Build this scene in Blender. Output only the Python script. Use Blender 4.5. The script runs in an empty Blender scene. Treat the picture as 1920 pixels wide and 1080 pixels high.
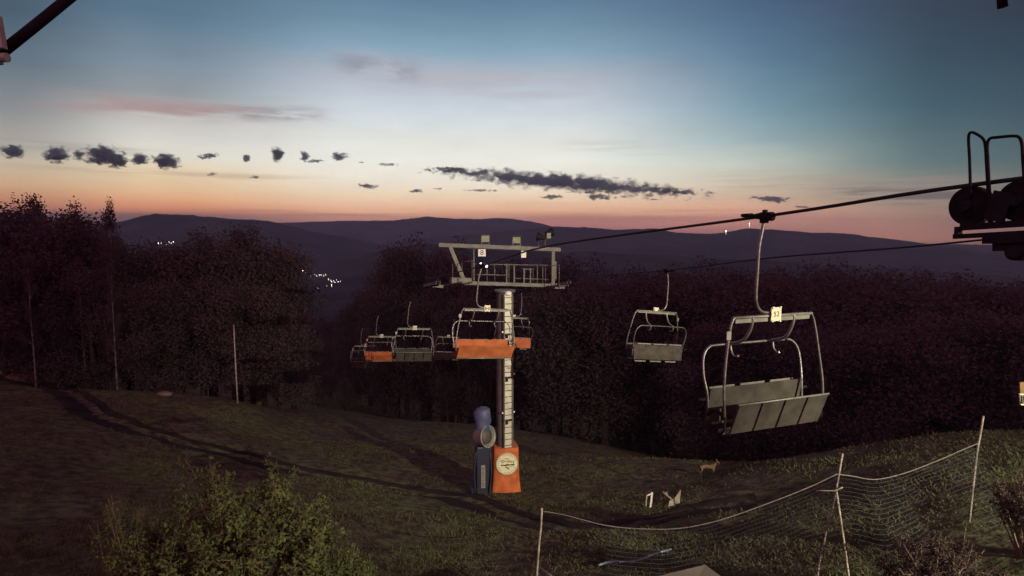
import bpy, bmesh, math, random
import numpy as np
from mathutils import Vector, Matrix
random.seed(7)
rng = np.random.default_rng(11)
C = bpy.context.scene.collection
R = math.radians
PITCH = R(5.0)
F = 1144.0            # focal length in photo pixels (1920 wide)
SP, CP = math.sin(PITCH), math.cos(PITCH)

def s2l(c):
    out = []
    for v in c:
        v = v / 255.0
        out.append(v / 12.92 if v <= 0.04045 else ((v + 0.055) / 1.055) ** 2.4)
    return tuple(out)

def ray(px, py):
    xc, yc = (px - 960) / F, (540 - py) / F
    return Vector((xc, CP + yc * SP, -SP + yc * CP))

def at(px, py, Y):
    d = ray(px, py)
    return d * (Y / d.y)

# ------------------------------------------------------------------ materials
def mat(name, col, rough=0.6, metal=0.0, spec=0.5, var=0.0, scale=8.0, bump=0.0, bscale=40.0, col2=None, obj=True, detail=6):
    m = bpy.data.materials.new(name); m.use_nodes = True
    nt = m.node_tree; b = nt.nodes['Principled BSDF']
    b.inputs['Roughness'].default_value = rough
    b.inputs['Metallic'].default_value = metal
    b.inputs['Specular IOR Level'].default_value = spec
    b.inputs['Base Color'].default_value = (*col, 1)
    tc = nt.nodes.new('ShaderNodeTexCoord')
    src = tc.outputs['Object']
    if var > 0 or col2:
        n = nt.nodes.new('ShaderNodeTexNoise'); n.inputs['Scale'].default_value = scale; n.inputs['Detail'].default_value = detail
        nt.links.new(src, n.inputs['Vector'])
        r = nt.nodes.new('ShaderNodeValToRGB')
        c2 = col2 or tuple(max(0, c * (1 - var)) for c in col)
        r.color_ramp.elements[0].position = 0.36; r.color_ramp.elements[1].position = 0.64
        r.color_ramp.elements[0].color = (*c2, 1); r.color_ramp.elements[1].color = (*col, 1)
        nt.links.new(n.outputs['Fac'], r.inputs['Fac']); nt.links.new(r.outputs['Color'], b.inputs['Base Color'])
    if bump > 0:
        n2 = nt.nodes.new('ShaderNodeTexNoise'); n2.inputs['Scale'].default_value = bscale; n2.inputs['Detail'].default_value = 4
        nt.links.new(src, n2.inputs['Vector'])
        bp = nt.nodes.new('ShaderNodeBump'); bp.inputs['Strength'].default_value = bump; bp.inputs['Distance'].default_value = 0.02
        nt.links.new(n2.outputs['Fac'], bp.inputs['Height']); nt.links.new(bp.outputs['Normal'], b.inputs['Normal'])
    return m

def emit(name, col, strength):
    m = bpy.data.materials.new(name); m.use_nodes = True
    nt = m.node_tree; nt.nodes.clear()
    e = nt.nodes.new('ShaderNodeEmission'); o = nt.nodes.new('ShaderNodeOutputMaterial')
    e.inputs['Color'].default_value = (*col, 1); e.inputs['Strength'].default_value = strength
    nt.links.new(e.outputs[0], o.inputs['Surface'])
    return m

def leafmat(name, ca, cb, scale=0.5, trans=0.25):
    m = bpy.data.materials.new(name); m.use_nodes = True
    nt = m.node_tree; b = nt.nodes['Principled BSDF']; out = nt.nodes['Material Output']
    b.inputs['Roughness'].default_value = 0.85; b.inputs['Specular IOR Level'].default_value = 0.05
    tc = nt.nodes.new('ShaderNodeTexCoord')
    n = nt.nodes.new('ShaderNodeTexNoise'); n.inputs['Scale'].default_value = scale; n.inputs['Detail'].default_value = 5
    nt.links.new(tc.outputs['Object'], n.inputs['Vector'])
    r = nt.nodes.new('ShaderNodeValToRGB')
    r.color_ramp.elements[0].position = 0.35; r.color_ramp.elements[1].position = 0.65
    r.color_ramp.elements[0].color = (*ca, 1); r.color_ramp.elements[1].color = (*cb, 1)
    nt.links.new(n.outputs['Fac'], r.inputs['Fac']); nt.links.new(r.outputs['Color'], b.inputs['Base Color'])
    t = nt.nodes.new('ShaderNodeBsdfTranslucent'); nt.links.new(r.outputs['Color'], t.inputs['Color'])
    mx = nt.nodes.new('ShaderNodeMixShader'); mx.inputs[0].default_value = trans
    nt.links.new(b.outputs[0], mx.inputs[1]); nt.links.new(t.outputs[0], mx.inputs[2]); nt.links.new(mx.outputs[0], out.inputs['Surface'])
    return m

M = {}
M['tube'] = mat('galvanised_tube', (0.16, 0.15, 0.14), 0.38, 0.7, 0.5, 0.4, 14, 0.1, 60)
M['plate'] = mat('galvanised_plate', (0.19, 0.19, 0.155), 0.5, 0.3, 0.5, 0.3, 6, 0.15, 30)
M['arm'] = mat('weathered_tube', (0.22, 0.20, 0.18), 0.5, 0.6, 0.5, 0.3, 12)
M['seat_grey'] = mat('grey_seat_board', (0.054, 0.048, 0.038), 0.75, 0, 0.2, 0.45, 3.5, 0.3, 25)
M['seat_orange'] = mat('orange_seat_board', (0.40, 0.115, 0.040), 0.7, 0, 0.2, 0.35, 3, 0.15, 18)
M['black'] = mat('black_rubber', (0.012, 0.011, 0.011), 0.8, 0, 0.1, 0.3, 20)
M['dark'] = mat('dark_painted_steel', (0.014, 0.013, 0.015), 0.7, 0.0, 0.12, 0.4, 10, 0.15, 40)
M['rope'] = mat('greased_steel_rope', (0.025, 0.022, 0.020), 0.6, 0.2, 0.3, 0.4, 90, 0.4, 200)
M['numplate'] = mat('pale_number_plate', (0.62, 0.60, 0.40), 0.5, 0, 0.4, 0.15, 12)
M['white'] = mat('white_plate', (0.72, 0.71, 0.64), 0.5, 0, 0.4, 0.12, 9)
M['ink'] = mat('dark_ink', (0.015, 0.02, 0.012), 0.6)
M['inkgreen'] = mat('green_ink', (0.03, 0.05, 0.02), 0.6)
M['steel'] = mat('painted_tower_steel', (0.145, 0.14, 0.115), 0.6, 0.1, 0.4, 0.35, 3, 0.2, 20)
M['column'] = mat('tower_column_paint', (0.10, 0.085, 0.075), 0.65, 0.1, 0.35, 0.35, 1.5, 0.2, 15)
M['ladderplate'] = mat('pale_ladder_tray', (0.56, 0.54, 0.42), 0.5, 0.2, 0.4, 0.22, 2.5, 0.15, 20)
M['pad'] = mat('orange_padding', (0.50, 0.130, 0.042), 0.75, 0, 0.2, 0.42, 2.2, 0.3, 6)
M['emblem'] = mat('cream_emblem', (0.62, 0.60, 0.38), 0.6, 0, 0.3, 0.1, 5)
M['flood'] = mat('floodlight_glass', (0.33, 0.36, 0.24), 0.35, 0.1, 0.5, 0.2, 7)
M['navy'] = mat('navy_plastic', (0.020, 0.021, 0.042), 0.5, 0, 0.4, 0.3, 4)
M['tarp'] = mat('blue_tarp', (0.075, 0.088, 0.165), 0.6, 0, 0.5, 0.35, 3, 0.5, 9)
M['ring'] = mat('pale_fan_ring', (0.26, 0.25, 0.22), 0.45, 0.1, 0.5, 0.3, 4)
M['wood'] = mat('weathered_wood', (0.27, 0.23, 0.18), 0.8, 0, 0.2, 0.55, 9, 0.4, 30)
M['woodpale'] = mat('pale_stake_wood', (0.36, 0.33, 0.25), 0.8, 0, 0.2, 0.5, 9, 0.4, 30)
M['net'] = mat('blue_grey_net', (0.040, 0.050, 0.050), 0.8, 0, 0.2, 0.5, 2)
M['netrope'] = mat('net_rope', (0.14, 0.125, 0.11), 0.85, 0, 0.2, 0.3, 6)
M['hose'] = mat('blue_hose', (0.16, 0.22, 0.27), 0.45, 0, 0.5, 0.3, 5)
M['bark'] = mat('dark_bark', (0.055, 0.042, 0.034), 0.9, 0, 0.1, 0.4, 3, 0.5, 12)
M['birch'] = mat('birch_bark', (0.20, 0.18, 0.165), 0.85, 0, 0.1, 0.75, 2.2, 0.4, 9)
M['leaf'] = leafmat('dark_foliage', (0.064, 0.048, 0.052), (0.080, 0.060, 0.060), 0.35)
M['leaf2'] = leafmat('olive_foliage', (0.064, 0.050, 0.052), (0.082, 0.064, 0.060), 0.5)
M['bush'] = leafmat('shrub_leaves', (0.055, 0.050, 0.030), (0.135, 0.175, 0.055), 3.2)
M['bushg'] = leafmat('green_shrub_leaves', (0.060, 0.080, 0.030), (0.12, 0.165, 0.055), 2.5)
M['brownbush'] = leafmat('brown_shrub_leaves', (0.030, 0.023, 0.022), (0.070, 0.050, 0.044), 5)
M['grass'] = leafmat('grass_blades', (0.060, 0.047, 0.030), (0.088, 0.098, 0.042), 0.22, 0.15)
M['stem'] = mat('twig_bark', (0.17, 0.13, 0.09), 0.85, 0, 0.1, 0.4, 8)
M['deer'] = mat('deer_coat', (0.16, 0.11, 0.06), 0.85, 0, 0.1, 0.4, 6)
M['heap'] = mat('straw_heap', (0.17, 0.13, 0.105), 0.95, 0, 0.1, 0.4, 2, 0.6, 10)
M['soil_shade'] = mat('shaded_soil', (0.026, 0.018, 0.017), 0.95, 0, 0.1, 0, 0.8, 0.7, 6, col2=(0.012, 0.009, 0.009))  # track soil, darkened to stand in for the shade inside the trench
M['board'] = mat('grey_board', (0.22, 0.21, 0.15), 0.8, 0, 0.2, 0.2, 2, 0.2, 20)
M['brownpanel'] = mat('brown_panel', (0.20, 0.12, 0.045), 0.7, 0, 0.2, 0.3, 6)
M['stone'] = mat('pale_stone', (0.33, 0.30, 0.25), 0.9, 0, 0.2, 0.4, 3, 0.4, 9)
M['lamp_w'] = emit('village_lamp_light', (1.0, 0.82, 0.62), 9.0)
M['lamp_b'] = emit('village_lamp_cool', (0.85, 0.92, 1.0), 7.0)
M['glint_t'] = emit('tower_glint_glow', (1.0, 0.97, 0.88), 3.2)  # glow put in for reflected glints, not a lamp

# ------------------------------------------------------------------ mesh helpers
def catmull(pts, n=6):
    P = [Vector(p) for p in pts]
    if len(P) < 3: return P
    P = [P[0] * 2 - P[1]] + P + [P[-1] * 2 - P[-2]]
    out = []
    for i in range(1, len(P) - 2):
        a, b, c, d = P[i - 1], P[i], P[i + 1], P[i + 2]
        for k in range(n):
            t = k / n
            out.append(0.5 * ((2 * b) + (c - a) * t + (2 * a - 5 * b + 4 * c - d) * t * t + (3 * b - a - 3 * c + d) * t ** 3))
    out.append(P[-2])
    return out

class MB:
    def __init__(s): s.bm = bmesh.new()
    def tube(s, pts, r, seg=8, smooth=0, caps=True):
        P = catmull(pts, smooth) if smooth else [Vector(p) for p in pts]
        rs = r if isinstance(r, (list, tuple)) else None
        n = len(P); rings = []
        t0 = (P[1] - P[0]).normalized()
        up = Vector((0, 0, 1)) if abs(t0.z) < 0.9 else Vector((1, 0, 0))
        u = t0.cross(up).normalized(); v = u.cross(t0).normalized()
        for i in range(n):
            t = (P[min(i + 1, n - 1)] - P[max(i - 1, 0)])
            t = t.normalized() if t.length > 1e-9 else t0
            u = (u - t * u.dot(t)).normalized(); v = t.cross(u).normalized()
            if rs:
                f = i / (n - 1) * (len(rs) - 1); k = min(int(f), len(rs) - 2); rr = rs[k] + (rs[k + 1] - rs[k]) * (f - k)
            else: rr = r
            rings.append([s.bm.verts.new(P[i] + (u * math.cos(2 * math.pi * j / seg) + v * math.sin(2 * math.pi * j / seg)) * rr) for j in range(seg)])
        for a, b in zip(rings, rings[1:]):
            for j in range(seg):
                f = s.bm.faces.new((a[j], a[(j + 1) % seg], b[(j + 1) % seg], b[j])); f.smooth = seg > 5
        if caps:
            s.bm.faces.new(rings[0][::-1]); s.bm.faces.new(rings[-1])
        return s
    def box(s, c, size, rot=None, bev=0.0):
        m = Matrix.Translation(Vector(c))
        if rot is not None: m = m @ (rot.to_4x4() if isinstance(rot, Matrix) else Matrix.Rotation(rot, 4, 'Z'))
        m = m @ Matrix.Diagonal((*size, 1))
        r = bmesh.ops.create_cube(s.bm, size=1, matrix=m)
        if bev > 0:
            es = {e for v in r['verts'] for e in v.link_edges}
            bmesh.ops.bevel(s.bm, geom=list(es), offset=bev, segments=2, affect='EDGES', profile=0.6)
        return s
    def bar(s, a, b, w, h, up=(0, 0, 1), bev=0.0):
        a, b = Vector(a), Vector(b); d = b - a; L = d.length
        x = d.normalized(); upv = Vector(up)
        if abs(x.dot(upv)) > 0.98: upv = Vector((0, 1, 0))
        y = upv.cross(x).normalized(); z = x.cross(y).normalized()
        rot = Matrix((x, y, z)).transposed()
        return s.box((a + b) / 2, (L, w, h), rot, bev)
    def quadslab(s, p, thick):
        # p: four corners, gets thickness along the normal
        p = [Vector(q) for q in p]; n = (p[1] - p[0]).cross(p[3] - p[0]).normalized() * thick / 2
        a = [s.bm.verts.new(q + n) for q in p]; b = [s.bm.verts.new(q - n) for q in p]
        s.bm.faces.new(a); s.bm.faces.new(b[::-1])
        for i in range(4): s.bm.faces.new((a[i], b[i], b[(i + 1) % 4], a[(i + 1) % 4]))
        return s
    def lathe(s, prof, seg=20, m=Matrix.Identity(4), cap=True):
        rings = []
        for r, z in prof:
            rings.append([s.bm.verts.new(m @ Vector((r * math.cos(2 * math.pi * j / seg), r * math.sin(2 * math.pi * j / seg), z))) for j in range(seg)])
        for a, b in zip(rings, rings[1:]):
            for j in range(seg):
                f = s.bm.faces.new((a[j], a[(j + 1) % seg], b[(j + 1) % seg], b[j])); f.smooth = True
        if cap:
            s.bm.faces.new(rings[0][::-1]); s.bm.faces.new(rings[-1])
        return s
    def blob(s, c, r, scale=(1, 1, 1), noise=0.15, sub=2, seed=0):
        rr = random.Random(seed)
        res = bmesh.ops.create_icosphere(s.bm, subdivisions=sub, radius=1)
        ph = [rr.uniform(0, 6.28) for _ in range(6)]
        for v in res['verts']:
            q = v.co.copy()
            k = 1 + noise * (math.sin(3 * q.x + ph[0]) + math.sin(4 * q.y + ph[1]) + math.sin(5 * q.z + ph[2]) + .6 * math.sin(9 * q.x + ph[3]) * math.sin(8 * q.y + ph[4])) / 2.2
            v.co = Vector(c) + Vector((q.x * scale[0], q.y * scale[1], q.z * scale[2])) * r * k
        for f in s.bm.faces: f.smooth = True
        return s
    def build(s, name, m, parent=None):
        bmesh.ops.recalc_face_normals(s.bm, faces=s.bm.faces[:])
        me = bpy.data.meshes.new(name); s.bm.to_mesh(me); s.bm.free()
        return link(name, me, m, parent)

def link(name, me, m, parent=None):
    if m is not None: me.materials.append(m)
    o = bpy.data.objects.new(name, me); C.objects.link(o)
    if parent is not None: o.parent = parent
    return o

def tag(o, label=None, cat=None, group=None, kind=None):
    if label: o['label'] = label
    if cat: o['category'] = cat
    if group: o['group'] = group
    if kind: o['kind'] = kind
    return o

def thing(name, label, cat, loc=(0, 0, 0), rz=0.0, group=None):
    o = bpy.data.objects.new(name, None); C.objects.link(o)
    o.location = loc; o.rotation_euler = (0, 0, rz); o.empty_display_size = 0.3
    return tag(o, label, cat, group)

def copy_tree(o, parent=None):
    c = o.copy(); C.objects.link(c); c.parent = parent
    for ch in list(o.children): copy_tree(ch, c)
    return c

def text(name, body, size, m, parent, loc, rot, extrude=0.002):
    cu = bpy.data.curves.new(name, 'FONT'); cu.body = body; cu.size = size; cu.extrude = extrude
    cu.align_x = 'CENTER'; cu.align_y = 'CENTER'; cu.materials.append(m)
    tmp = bpy.data.objects.new('tmp', cu); C.objects.link(tmp)
    me = bpy.data.meshes.new_from_object(tmp.evaluated_get(bpy.context.evaluated_depsgraph_get()))
    bpy.data.objects.remove(tmp)
    if not me.materials: me.materials.append(m)
    o = bpy.data.objects.new(name, me); C.objects.link(o); o.parent = parent
    o.location = loc; o.rotation_euler = rot
    return o

def quads_mesh(name, verts, nper):
    n = len(verts) // nper
    me = bpy.data.meshes.new(name)
    me.vertices.add(len(verts)); me.vertices.foreach_set('co', verts.astype(np.float32).ravel())
    me.loops.add(len(verts)); me.loops.foreach_set('vertex_index', np.arange(len(verts), dtype=np.int32))
    me.polygons.add(n)
    me.polygons.foreach_set('loop_start', np.arange(0, len(verts), nper, dtype=np.int32))
    me.update(); me.validate()
    return me

def leaf_quads(centers, size, aspect=0.6, droop=0.0):
    n = len(centers)
    d = rng.normal(size=(n, 3)); d[:, 2] -= droop; d /= np.linalg.norm(d, axis=1)[:, None]
    e = rng.normal(size=(n, 3)); e -= d * np.sum(d * e, axis=1)[:, None]; e /= np.linalg.norm(e, axis=1)[:, None]
    s = size if np.ndim(size) else np.full(n, size)
    s = s[:, None]
    v = np.empty((n, 4, 3))
    v[:, 0] = centers - d * s * .5; v[:, 2] = centers + d * s * .5
    v[:, 1] = centers + e * s * .5 * aspect; v[:, 3] = centers - e * s * .5 * aspect
    return v.reshape(-1, 3)

# ------------------------------------------------------------------ terrain
ctrl = []
def cp(px, py, Y): p = at(px, py, Y); ctrl.append((p.x, p.y, p.z))
for a in [(950, 925, 29.8), (908, 914, 31.5), (446, 760, 45), (0, 705, 60), (130, 722, 60), (250, 738, 56), (600, 812, 46),
          (780, 842, 42), (1130, 868, 36), (1325, 892, 30), (1450, 862, 30.5), (1600, 842, 27.5), (1760, 826, 25), (1920, 812, 23),
          (1592, 1083, 12.2), (1817, 985, 14), (1003, 1092, 13.8), (0, 900, 21), (0, 1080, 12.5), (1230, 950, 24),
          (700, 1000, 19), (700, 1080, 15), (400, 900, 25), (1920, 930, 15), (1700, 1100, 11), (1400, 1000, 17), (300, 1150, 9.5)]: cp(*a)
for p in [(-70, 40, -11), (-90, 100, -24), (-50, 95, -24), (-20, 75, -23), (0, 60, -19.5), (15, 48, -19), (30, 42, -19), (25, 60, -25), (45, 55, -27),
          (0, 100, -33), (40, 100, -37), (-15, 140, -45), (80, 60, -30), (100, 110, -42), (30, 150, -47), (-60, 160, -42), (-110, 20, -7),
          (-30, -30, -5), (0, -30, -5), (30, -30, -4.5), (60, 0, -7), (60, 25, -13), (0, 0, -6.2), (12, 3, -5.2), (-8, 3, -6.3), (-20, 6, -6.2), (110, -20, -8)]:
    ctrl.append(p)
ctrl = np.array(ctrl)
def tps(r2): return np.where(r2 > 0, 0.5 * r2 * np.log(np.maximum(r2, 1e-12)), 0)
_n = len(ctrl); _S = 40.0
_xy = ctrl[:, :2] / _S
_K = tps(((_xy[:, None] - _xy[None]) ** 2).sum(-1)) + np.eye(_n) * 2e-3
_P = np.hstack([np.ones((_n, 1)), _xy])
_A = np.block([[_K, _P], [_P.T, np.zeros((3, 3))]])
_w = np.linalg.solve(_A, np.concatenate([ctrl[:, 2], np.zeros(3)]))

def vnoise(x, y, seed=0):
    xi, yi = np.floor(x).astype(np.int64), np.floor(y).astype(np.int64); xf, yf = x - xi, y - yi
    def h(a, b):
        n = (a * 374761393 + b * 668265263 + seed * 974711) & 0x7fffffff
        n = ((n ^ (n >> 13)) * 1274126177) & 0x7fffffff
        return ((n ^ (n >> 16)) & 0xffff) / 65535.0
    u, v = xf * xf * (3 - 2 * xf), yf * yf * (3 - 2 * yf)
    return (h(xi, yi) * (1 - u) + h(xi + 1, yi) * u) * (1 - v) + (h(xi, yi + 1) * (1 - u) + h(xi + 1, yi + 1) * u) * v - 0.5
def fbm(x, y, seed=0, o=4):
    s = 0; a = 1.0
    for i in range(o): s = s + a * vnoise(x * 2 ** i, y * 2 ** i, seed + i); a *= 0.5
    return s

def Hraw(x, y):
    x = np.asarray(x, float); y = np.asarray(y, float); sh = x.shape
    q = np.stack([x.ravel(), y.ravel()], 1) / _S
    out = np.empty(len(q))
    for i in range(0, len(q), 20000):
        s = q[i:i + 20000]
        out[i:i + 20000] = tps(((s[:, None] - _xy[None]) ** 2).sum(-1)) @ _w[:_n] + _w[_n] + s @ _w[_n + 1:]
    return out.reshape(sh)
def hit_fn(fn, px, py):
    d = ray(px, py); t = np.geomspace(4, 220, 2500)
    z = fn(d.x * t, d.y * t); k = np.nonzero(d.z * t < z)[0]
    i = k[0] if len(k) else len(t) - 1
    return Vector((d.x * t[i], d.y * t[i], float(z[i])))
# dirt track: a shallow worn trench across the meadow
TRK = [hit_fn(Hraw, *p) for p in [(-60, 690), (60, 715), (150, 752), (230, 795), (340, 828), (450, 855), (560, 882), (690, 902), (830, 928), (950, 955), (1060, 985), (1170, 978), (1300, 955), (1420, 935)]]
TRK = catmull(TRK, 14)
TA = np.array([(p.x, p.y) for p in TRK])
def track_d(x, y):
    x = np.asarray(x, float); y = np.asarray(y, float); best = np.full(x.shape, 1e9)
    for a, b in zip(TA, TA[1:]):
        d = b - a; L2 = (d ** 2).sum() + 1e-9
        t = np.clip(((x - a[0]) * d[0] + (y - a[1]) * d[1]) / L2, 0, 1)
        best = np.minimum(best, np.hypot(x - a[0] - t * d[0], y - a[1] - t * d[1]))
    return best
def H(x, y):
    x = np.asarray(x, float); y = np.asarray(y, float)
    z = Hraw(x, y) + 0.35 * fbm(x * .16, y * .16, 3) + 0.16 * fbm(x * .7, y * .7, 9)
    return z - 0.28 * np.exp(-(track_d(x, y) / 1.1) ** 2)
def h1(x, y): return float(H(np.array([x]), np.array([y]))[0])
def hit(px, py): return hit_fn(H, px, py)

def grid_mesh(name, X, Y, Z, wrap=False):
    ny, nx = X.shape
    v = np.stack([X, Y, Z], -1).reshape(-1, 3)
    i = np.arange(ny * nx).reshape(ny, nx)
    q = np.stack([i[:-1, :-1], i[:-1, 1:], i[1:, 1:], i[1:, :-1]], -1).reshape(-1, 4)
    if wrap: q = np.vstack([q, np.stack([i[:-1, -1], i[:-1, 0], i[1:, 0], i[1:, -1]], -1)])
    me = bpy.data.meshes.new(name); me.from_pydata(v.tolist(), [], q.tolist())
    me.polygons.foreach_set('use_smooth', [True] * len(me.polygons)); me.update()
    return me

def ground_material():
    m = bpy.data.materials.new('meadow_grass'); m.use_nodes = True; nt = m.node_tree; b = nt.nodes['Principled BSDF']
    b.inputs['Roughness'].default_value = 0.95; b.inputs['Specular IOR Level'].default_value = 0.1
    tc = nt.nodes.new('ShaderNodeTexCoord')
    def noise(sc, det):
        n = nt.nodes.new('ShaderNodeTexNoise'); n.inputs['Scale'].default_value = sc; n.inputs['Detail'].default_value = det
        nt.links.new(tc.outputs['Object'], n.inputs['Vector']); return n
    def ramp(n, c0, c1, p0, p1):
        r = nt.nodes.new('ShaderNodeValToRGB'); r.color_ramp.elements[0].position = p0; r.color_ramp.elements[1].position = p1
        r.color_ramp.elements[0].color = (*c0, 1); r.color_ramp.elements[1].color = (*c1, 1); nt.links.new(n.outputs['Fac'], r.inputs['Fac']); return r
    a = ramp(noise(0.28, 6), (0.076, 0.060, 0.048), (0.088, 0.096, 0.048), .40, .60)
    c = ramp(noise(2.2, 8), (0.40, 0.36, 0.34), (1.2, 1.2, 1.05), .36, .66)
    mx = nt.nodes.new('ShaderNodeMix'); mx.data_type = 'RGBA'; mx.blend_type = 'MULTIPLY'; mx.inputs[0].default_value = 1
    nt.links.new(a.outputs[0], mx.inputs[6]); nt.links.new(c.outputs[0], mx.inputs[7]); nt.links.new(mx.outputs[2], b.inputs['Base Color'])
    bp = nt.nodes.new('ShaderNodeBump'); bp.inputs['Strength'].default_value = 0.9; bp.inputs['Distance'].default_value = 0.12
    nt.links.new(noise(5, 6).outputs['Fac'], bp.inputs['Height']); nt.links.new(bp.outputs['Normal'], b.inputs['Normal'])
    return m
def warp(lo, hi, c, n, k):
    t = np.linspace(-1, 1, n); g = np.sinh(k * t) / np.sinh(k)
    return np.where(g < 0, c + g * (c - lo), c + g * (hi - c))
gx = warp(-130, 130, 1, 260, 3.2); gy = warp(-45, 190, 18, 280, 3.0)
GX, GY = np.meshgrid(gx, gy)
meadow = link('ground', grid_mesh('ground', GX, GY, H(GX, GY)), ground_material())
tag(meadow, 'dark grassy meadow sloping away below the chairlift', 'ground', kind='structure')

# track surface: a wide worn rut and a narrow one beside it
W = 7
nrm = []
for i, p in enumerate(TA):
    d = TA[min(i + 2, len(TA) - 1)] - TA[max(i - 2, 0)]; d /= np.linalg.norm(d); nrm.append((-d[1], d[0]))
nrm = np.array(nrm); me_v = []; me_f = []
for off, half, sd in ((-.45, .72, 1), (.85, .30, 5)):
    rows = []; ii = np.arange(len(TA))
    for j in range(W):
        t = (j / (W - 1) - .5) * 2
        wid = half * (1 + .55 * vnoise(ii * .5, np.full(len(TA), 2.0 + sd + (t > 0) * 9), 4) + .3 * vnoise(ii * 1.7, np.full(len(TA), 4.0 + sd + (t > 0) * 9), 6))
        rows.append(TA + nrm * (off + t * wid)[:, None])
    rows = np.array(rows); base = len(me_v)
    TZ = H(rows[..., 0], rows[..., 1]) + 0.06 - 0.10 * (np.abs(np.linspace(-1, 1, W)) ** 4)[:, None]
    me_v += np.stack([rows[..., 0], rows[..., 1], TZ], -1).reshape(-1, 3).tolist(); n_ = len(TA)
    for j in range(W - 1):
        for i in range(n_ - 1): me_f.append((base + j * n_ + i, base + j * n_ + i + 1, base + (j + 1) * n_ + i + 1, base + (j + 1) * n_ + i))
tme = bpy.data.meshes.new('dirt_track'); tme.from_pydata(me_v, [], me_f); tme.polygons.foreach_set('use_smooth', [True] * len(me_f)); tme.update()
tag(link('dirt_track', tme, M['soil_shade']), 'worn dirt track with trench shade in its dark colour, running diagonally across the meadow', 'track', kind='structure')

# hills: one far terrain sheet with four ridge lines
def prof(pts):
    az = []; te = []
    for px, py in pts:
        d = ray(px, py); az.append(math.atan2(d.x, d.y)); te.append(d.z / math.hypot(d.x, d.y))
    return np.array(az), np.array(te)
ridges = [
    (8600, 1500, prof([(-900, 470), (300, 440), (450, 428), (520, 417), (600, 415), (680, 414), (760, 412), (800, 407), (850, 411), (900, 412), (940, 409), (1000, 416), (1040, 426), (1100, 436), (1400, 450), (2600, 480)])),
    (5200, 1300, prof([(-900, 440), (0, 440), (160, 424), (225, 416), (260, 408), (290, 402), (350, 405), (430, 410), (500, 414), (540, 424), (590, 434), (650, 446), (750, 470), (900, 520), (2600, 560)])),
    (6200, 1300, prof([(-900, 520), (600, 470), (800, 448), (940, 436), (1000, 430), (1040, 427), (1100, 427), (1150, 431), (1200, 430), (1230, 428), (1270, 436), (1340, 439), (1370, 434), (1400, 428), (1450, 431), (1510, 436), (1600, 440), (1640, 447), (1680, 450), (1740, 460), (1800, 464), (1850, 475), (1870, 473), (1920, 484), (2100, 500), (2600, 520)])),
    (3000, 700, prof([(-900, 500), (300, 520), (500, 530), (560, 520), (640, 500), (720, 476), (800, 462), (900, 470), (1000, 474), (1200, 482), (1400, 490), (1600, 505), (1920, 530), (2600, 540)])),
]
def hills_z(az, r):
    wn = np.clip((r - 130) / 250, 0, 1); wn = wn * wn * (3 - 2 * wn)
    t = np.clip((r - 130) / 1600, 0, 1); base = -46 - 150 * t ** .8 - 60 * np.clip((r - 1700) / 1500, 0, 1)
    zs = base
    for D, w, (pa, pt) in ridges:
        top = np.interp(az, pa, pt) * D
        ww = np.where(r < D, w, w * 1.6)
        zr = base + (top - base) * np.exp(-np.abs((r - D) / ww) ** 2)
        zs = np.maximum(zs, zr)
    x, y = np.sin(az) * r, np.cos(az) * r
    zs = zs + (fbm(x / 420, y / 420, 21, 5) * 26 + fbm(x / 60, y / 60, 31, 3) * 9) * np.clip((r - 500) / 2500, 0, 1)
    near = H(np.where(r < 420, x, 0), np.where(r < 420, y, 0)) - 1.5
    near = np.maximum(near, -75)
    return near * (1 - wn) + zs * wn
az = np.concatenate([np.linspace(-R(62), R(62), 560), np.linspace(R(64), R(296), 100)])
azw = np.where(az > math.pi, az - 2 * math.pi, az)
rr = np.concatenate([np.geomspace(122, 1500, 34), np.linspace(1560, 10000, 140)])
AZ, RR = np.meshgrid(azw, rr)
HZ = hills_z(AZ, RR)
M['hills'] = mat('forested_hills', (0.040, 0.052, 0.052), 1.0, 0, 0.0, 0, 0.004, 0, col2=(0.018, 0.022, 0.022), detail=9)
tag(link('hills', grid_mesh('hills', np.sin(AZ) * RR, np.cos(AZ) * RR, HZ, wrap=True), M['hills']), 'dark forested mountain ridges on the horizon', 'hills', kind='structure')

# ------------------------------------------------------------------ lift line
LD = Vector((-0.372, 0.928, 0)).normalized()      # downhill direction of the line
PD = Vector((0.928, 0.372, 0)).normalized()       # across the line, to the right
A52 = at(1437, 405, 9.37)
ropeA = [at(2040, 318, 5.6) , at(1850, 341, 6.4), A52, at(1120, 467, 17.3), at(905, 495, 22.2), at(823, 519, 28.7), at(768, 562, 32.4), at(722, 594, 45), at(683, 620, 57.5)]
def on(base, s): return base + LD * s
def lineA(s, z): p = A52 + LD * s; return Vector((p.x, p.y, z))
zA = [(-9, 0.86), (-3.16, at(1850, 340, 6.4).z), (0, A52.z), (7.9, at(1150, 462, 16.8).z), (13.2, at(905, 497, 22.0).z), (19.5, -1.92), (20.6, -2.03), (21.7, -2.2), (24.7, at(768, 561, 32.4).z), (35.2, -5.5), (43, -7.5), (80, -17.5), (130, -33)]
B2 = at(1250, 507, 22.5)
zB = [(-20, 1.2), (-10.85, at(1850, 448, 12.36).z), (-5, at(1480, 484, 17.6).z), (0, B2.z), (7.5, -2.05), (8.7, -2.2), (9.9, -2.4), (16.1, -3.75), (34, -8.1), (60, -15.5), (110, -31)]
def rz(tab, s):
    xs = [a for a, b in tab]; ys = [b for a, b in tab]; return float(np.interp(s, xs, ys))
def pA(s): p = A52 + LD * s; return Vector((p.x, p.y, rz(zA, s)))
def pB(s): p = B2 + LD * s; return Vector((p.x, p.y, rz(zB, s)))

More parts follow.
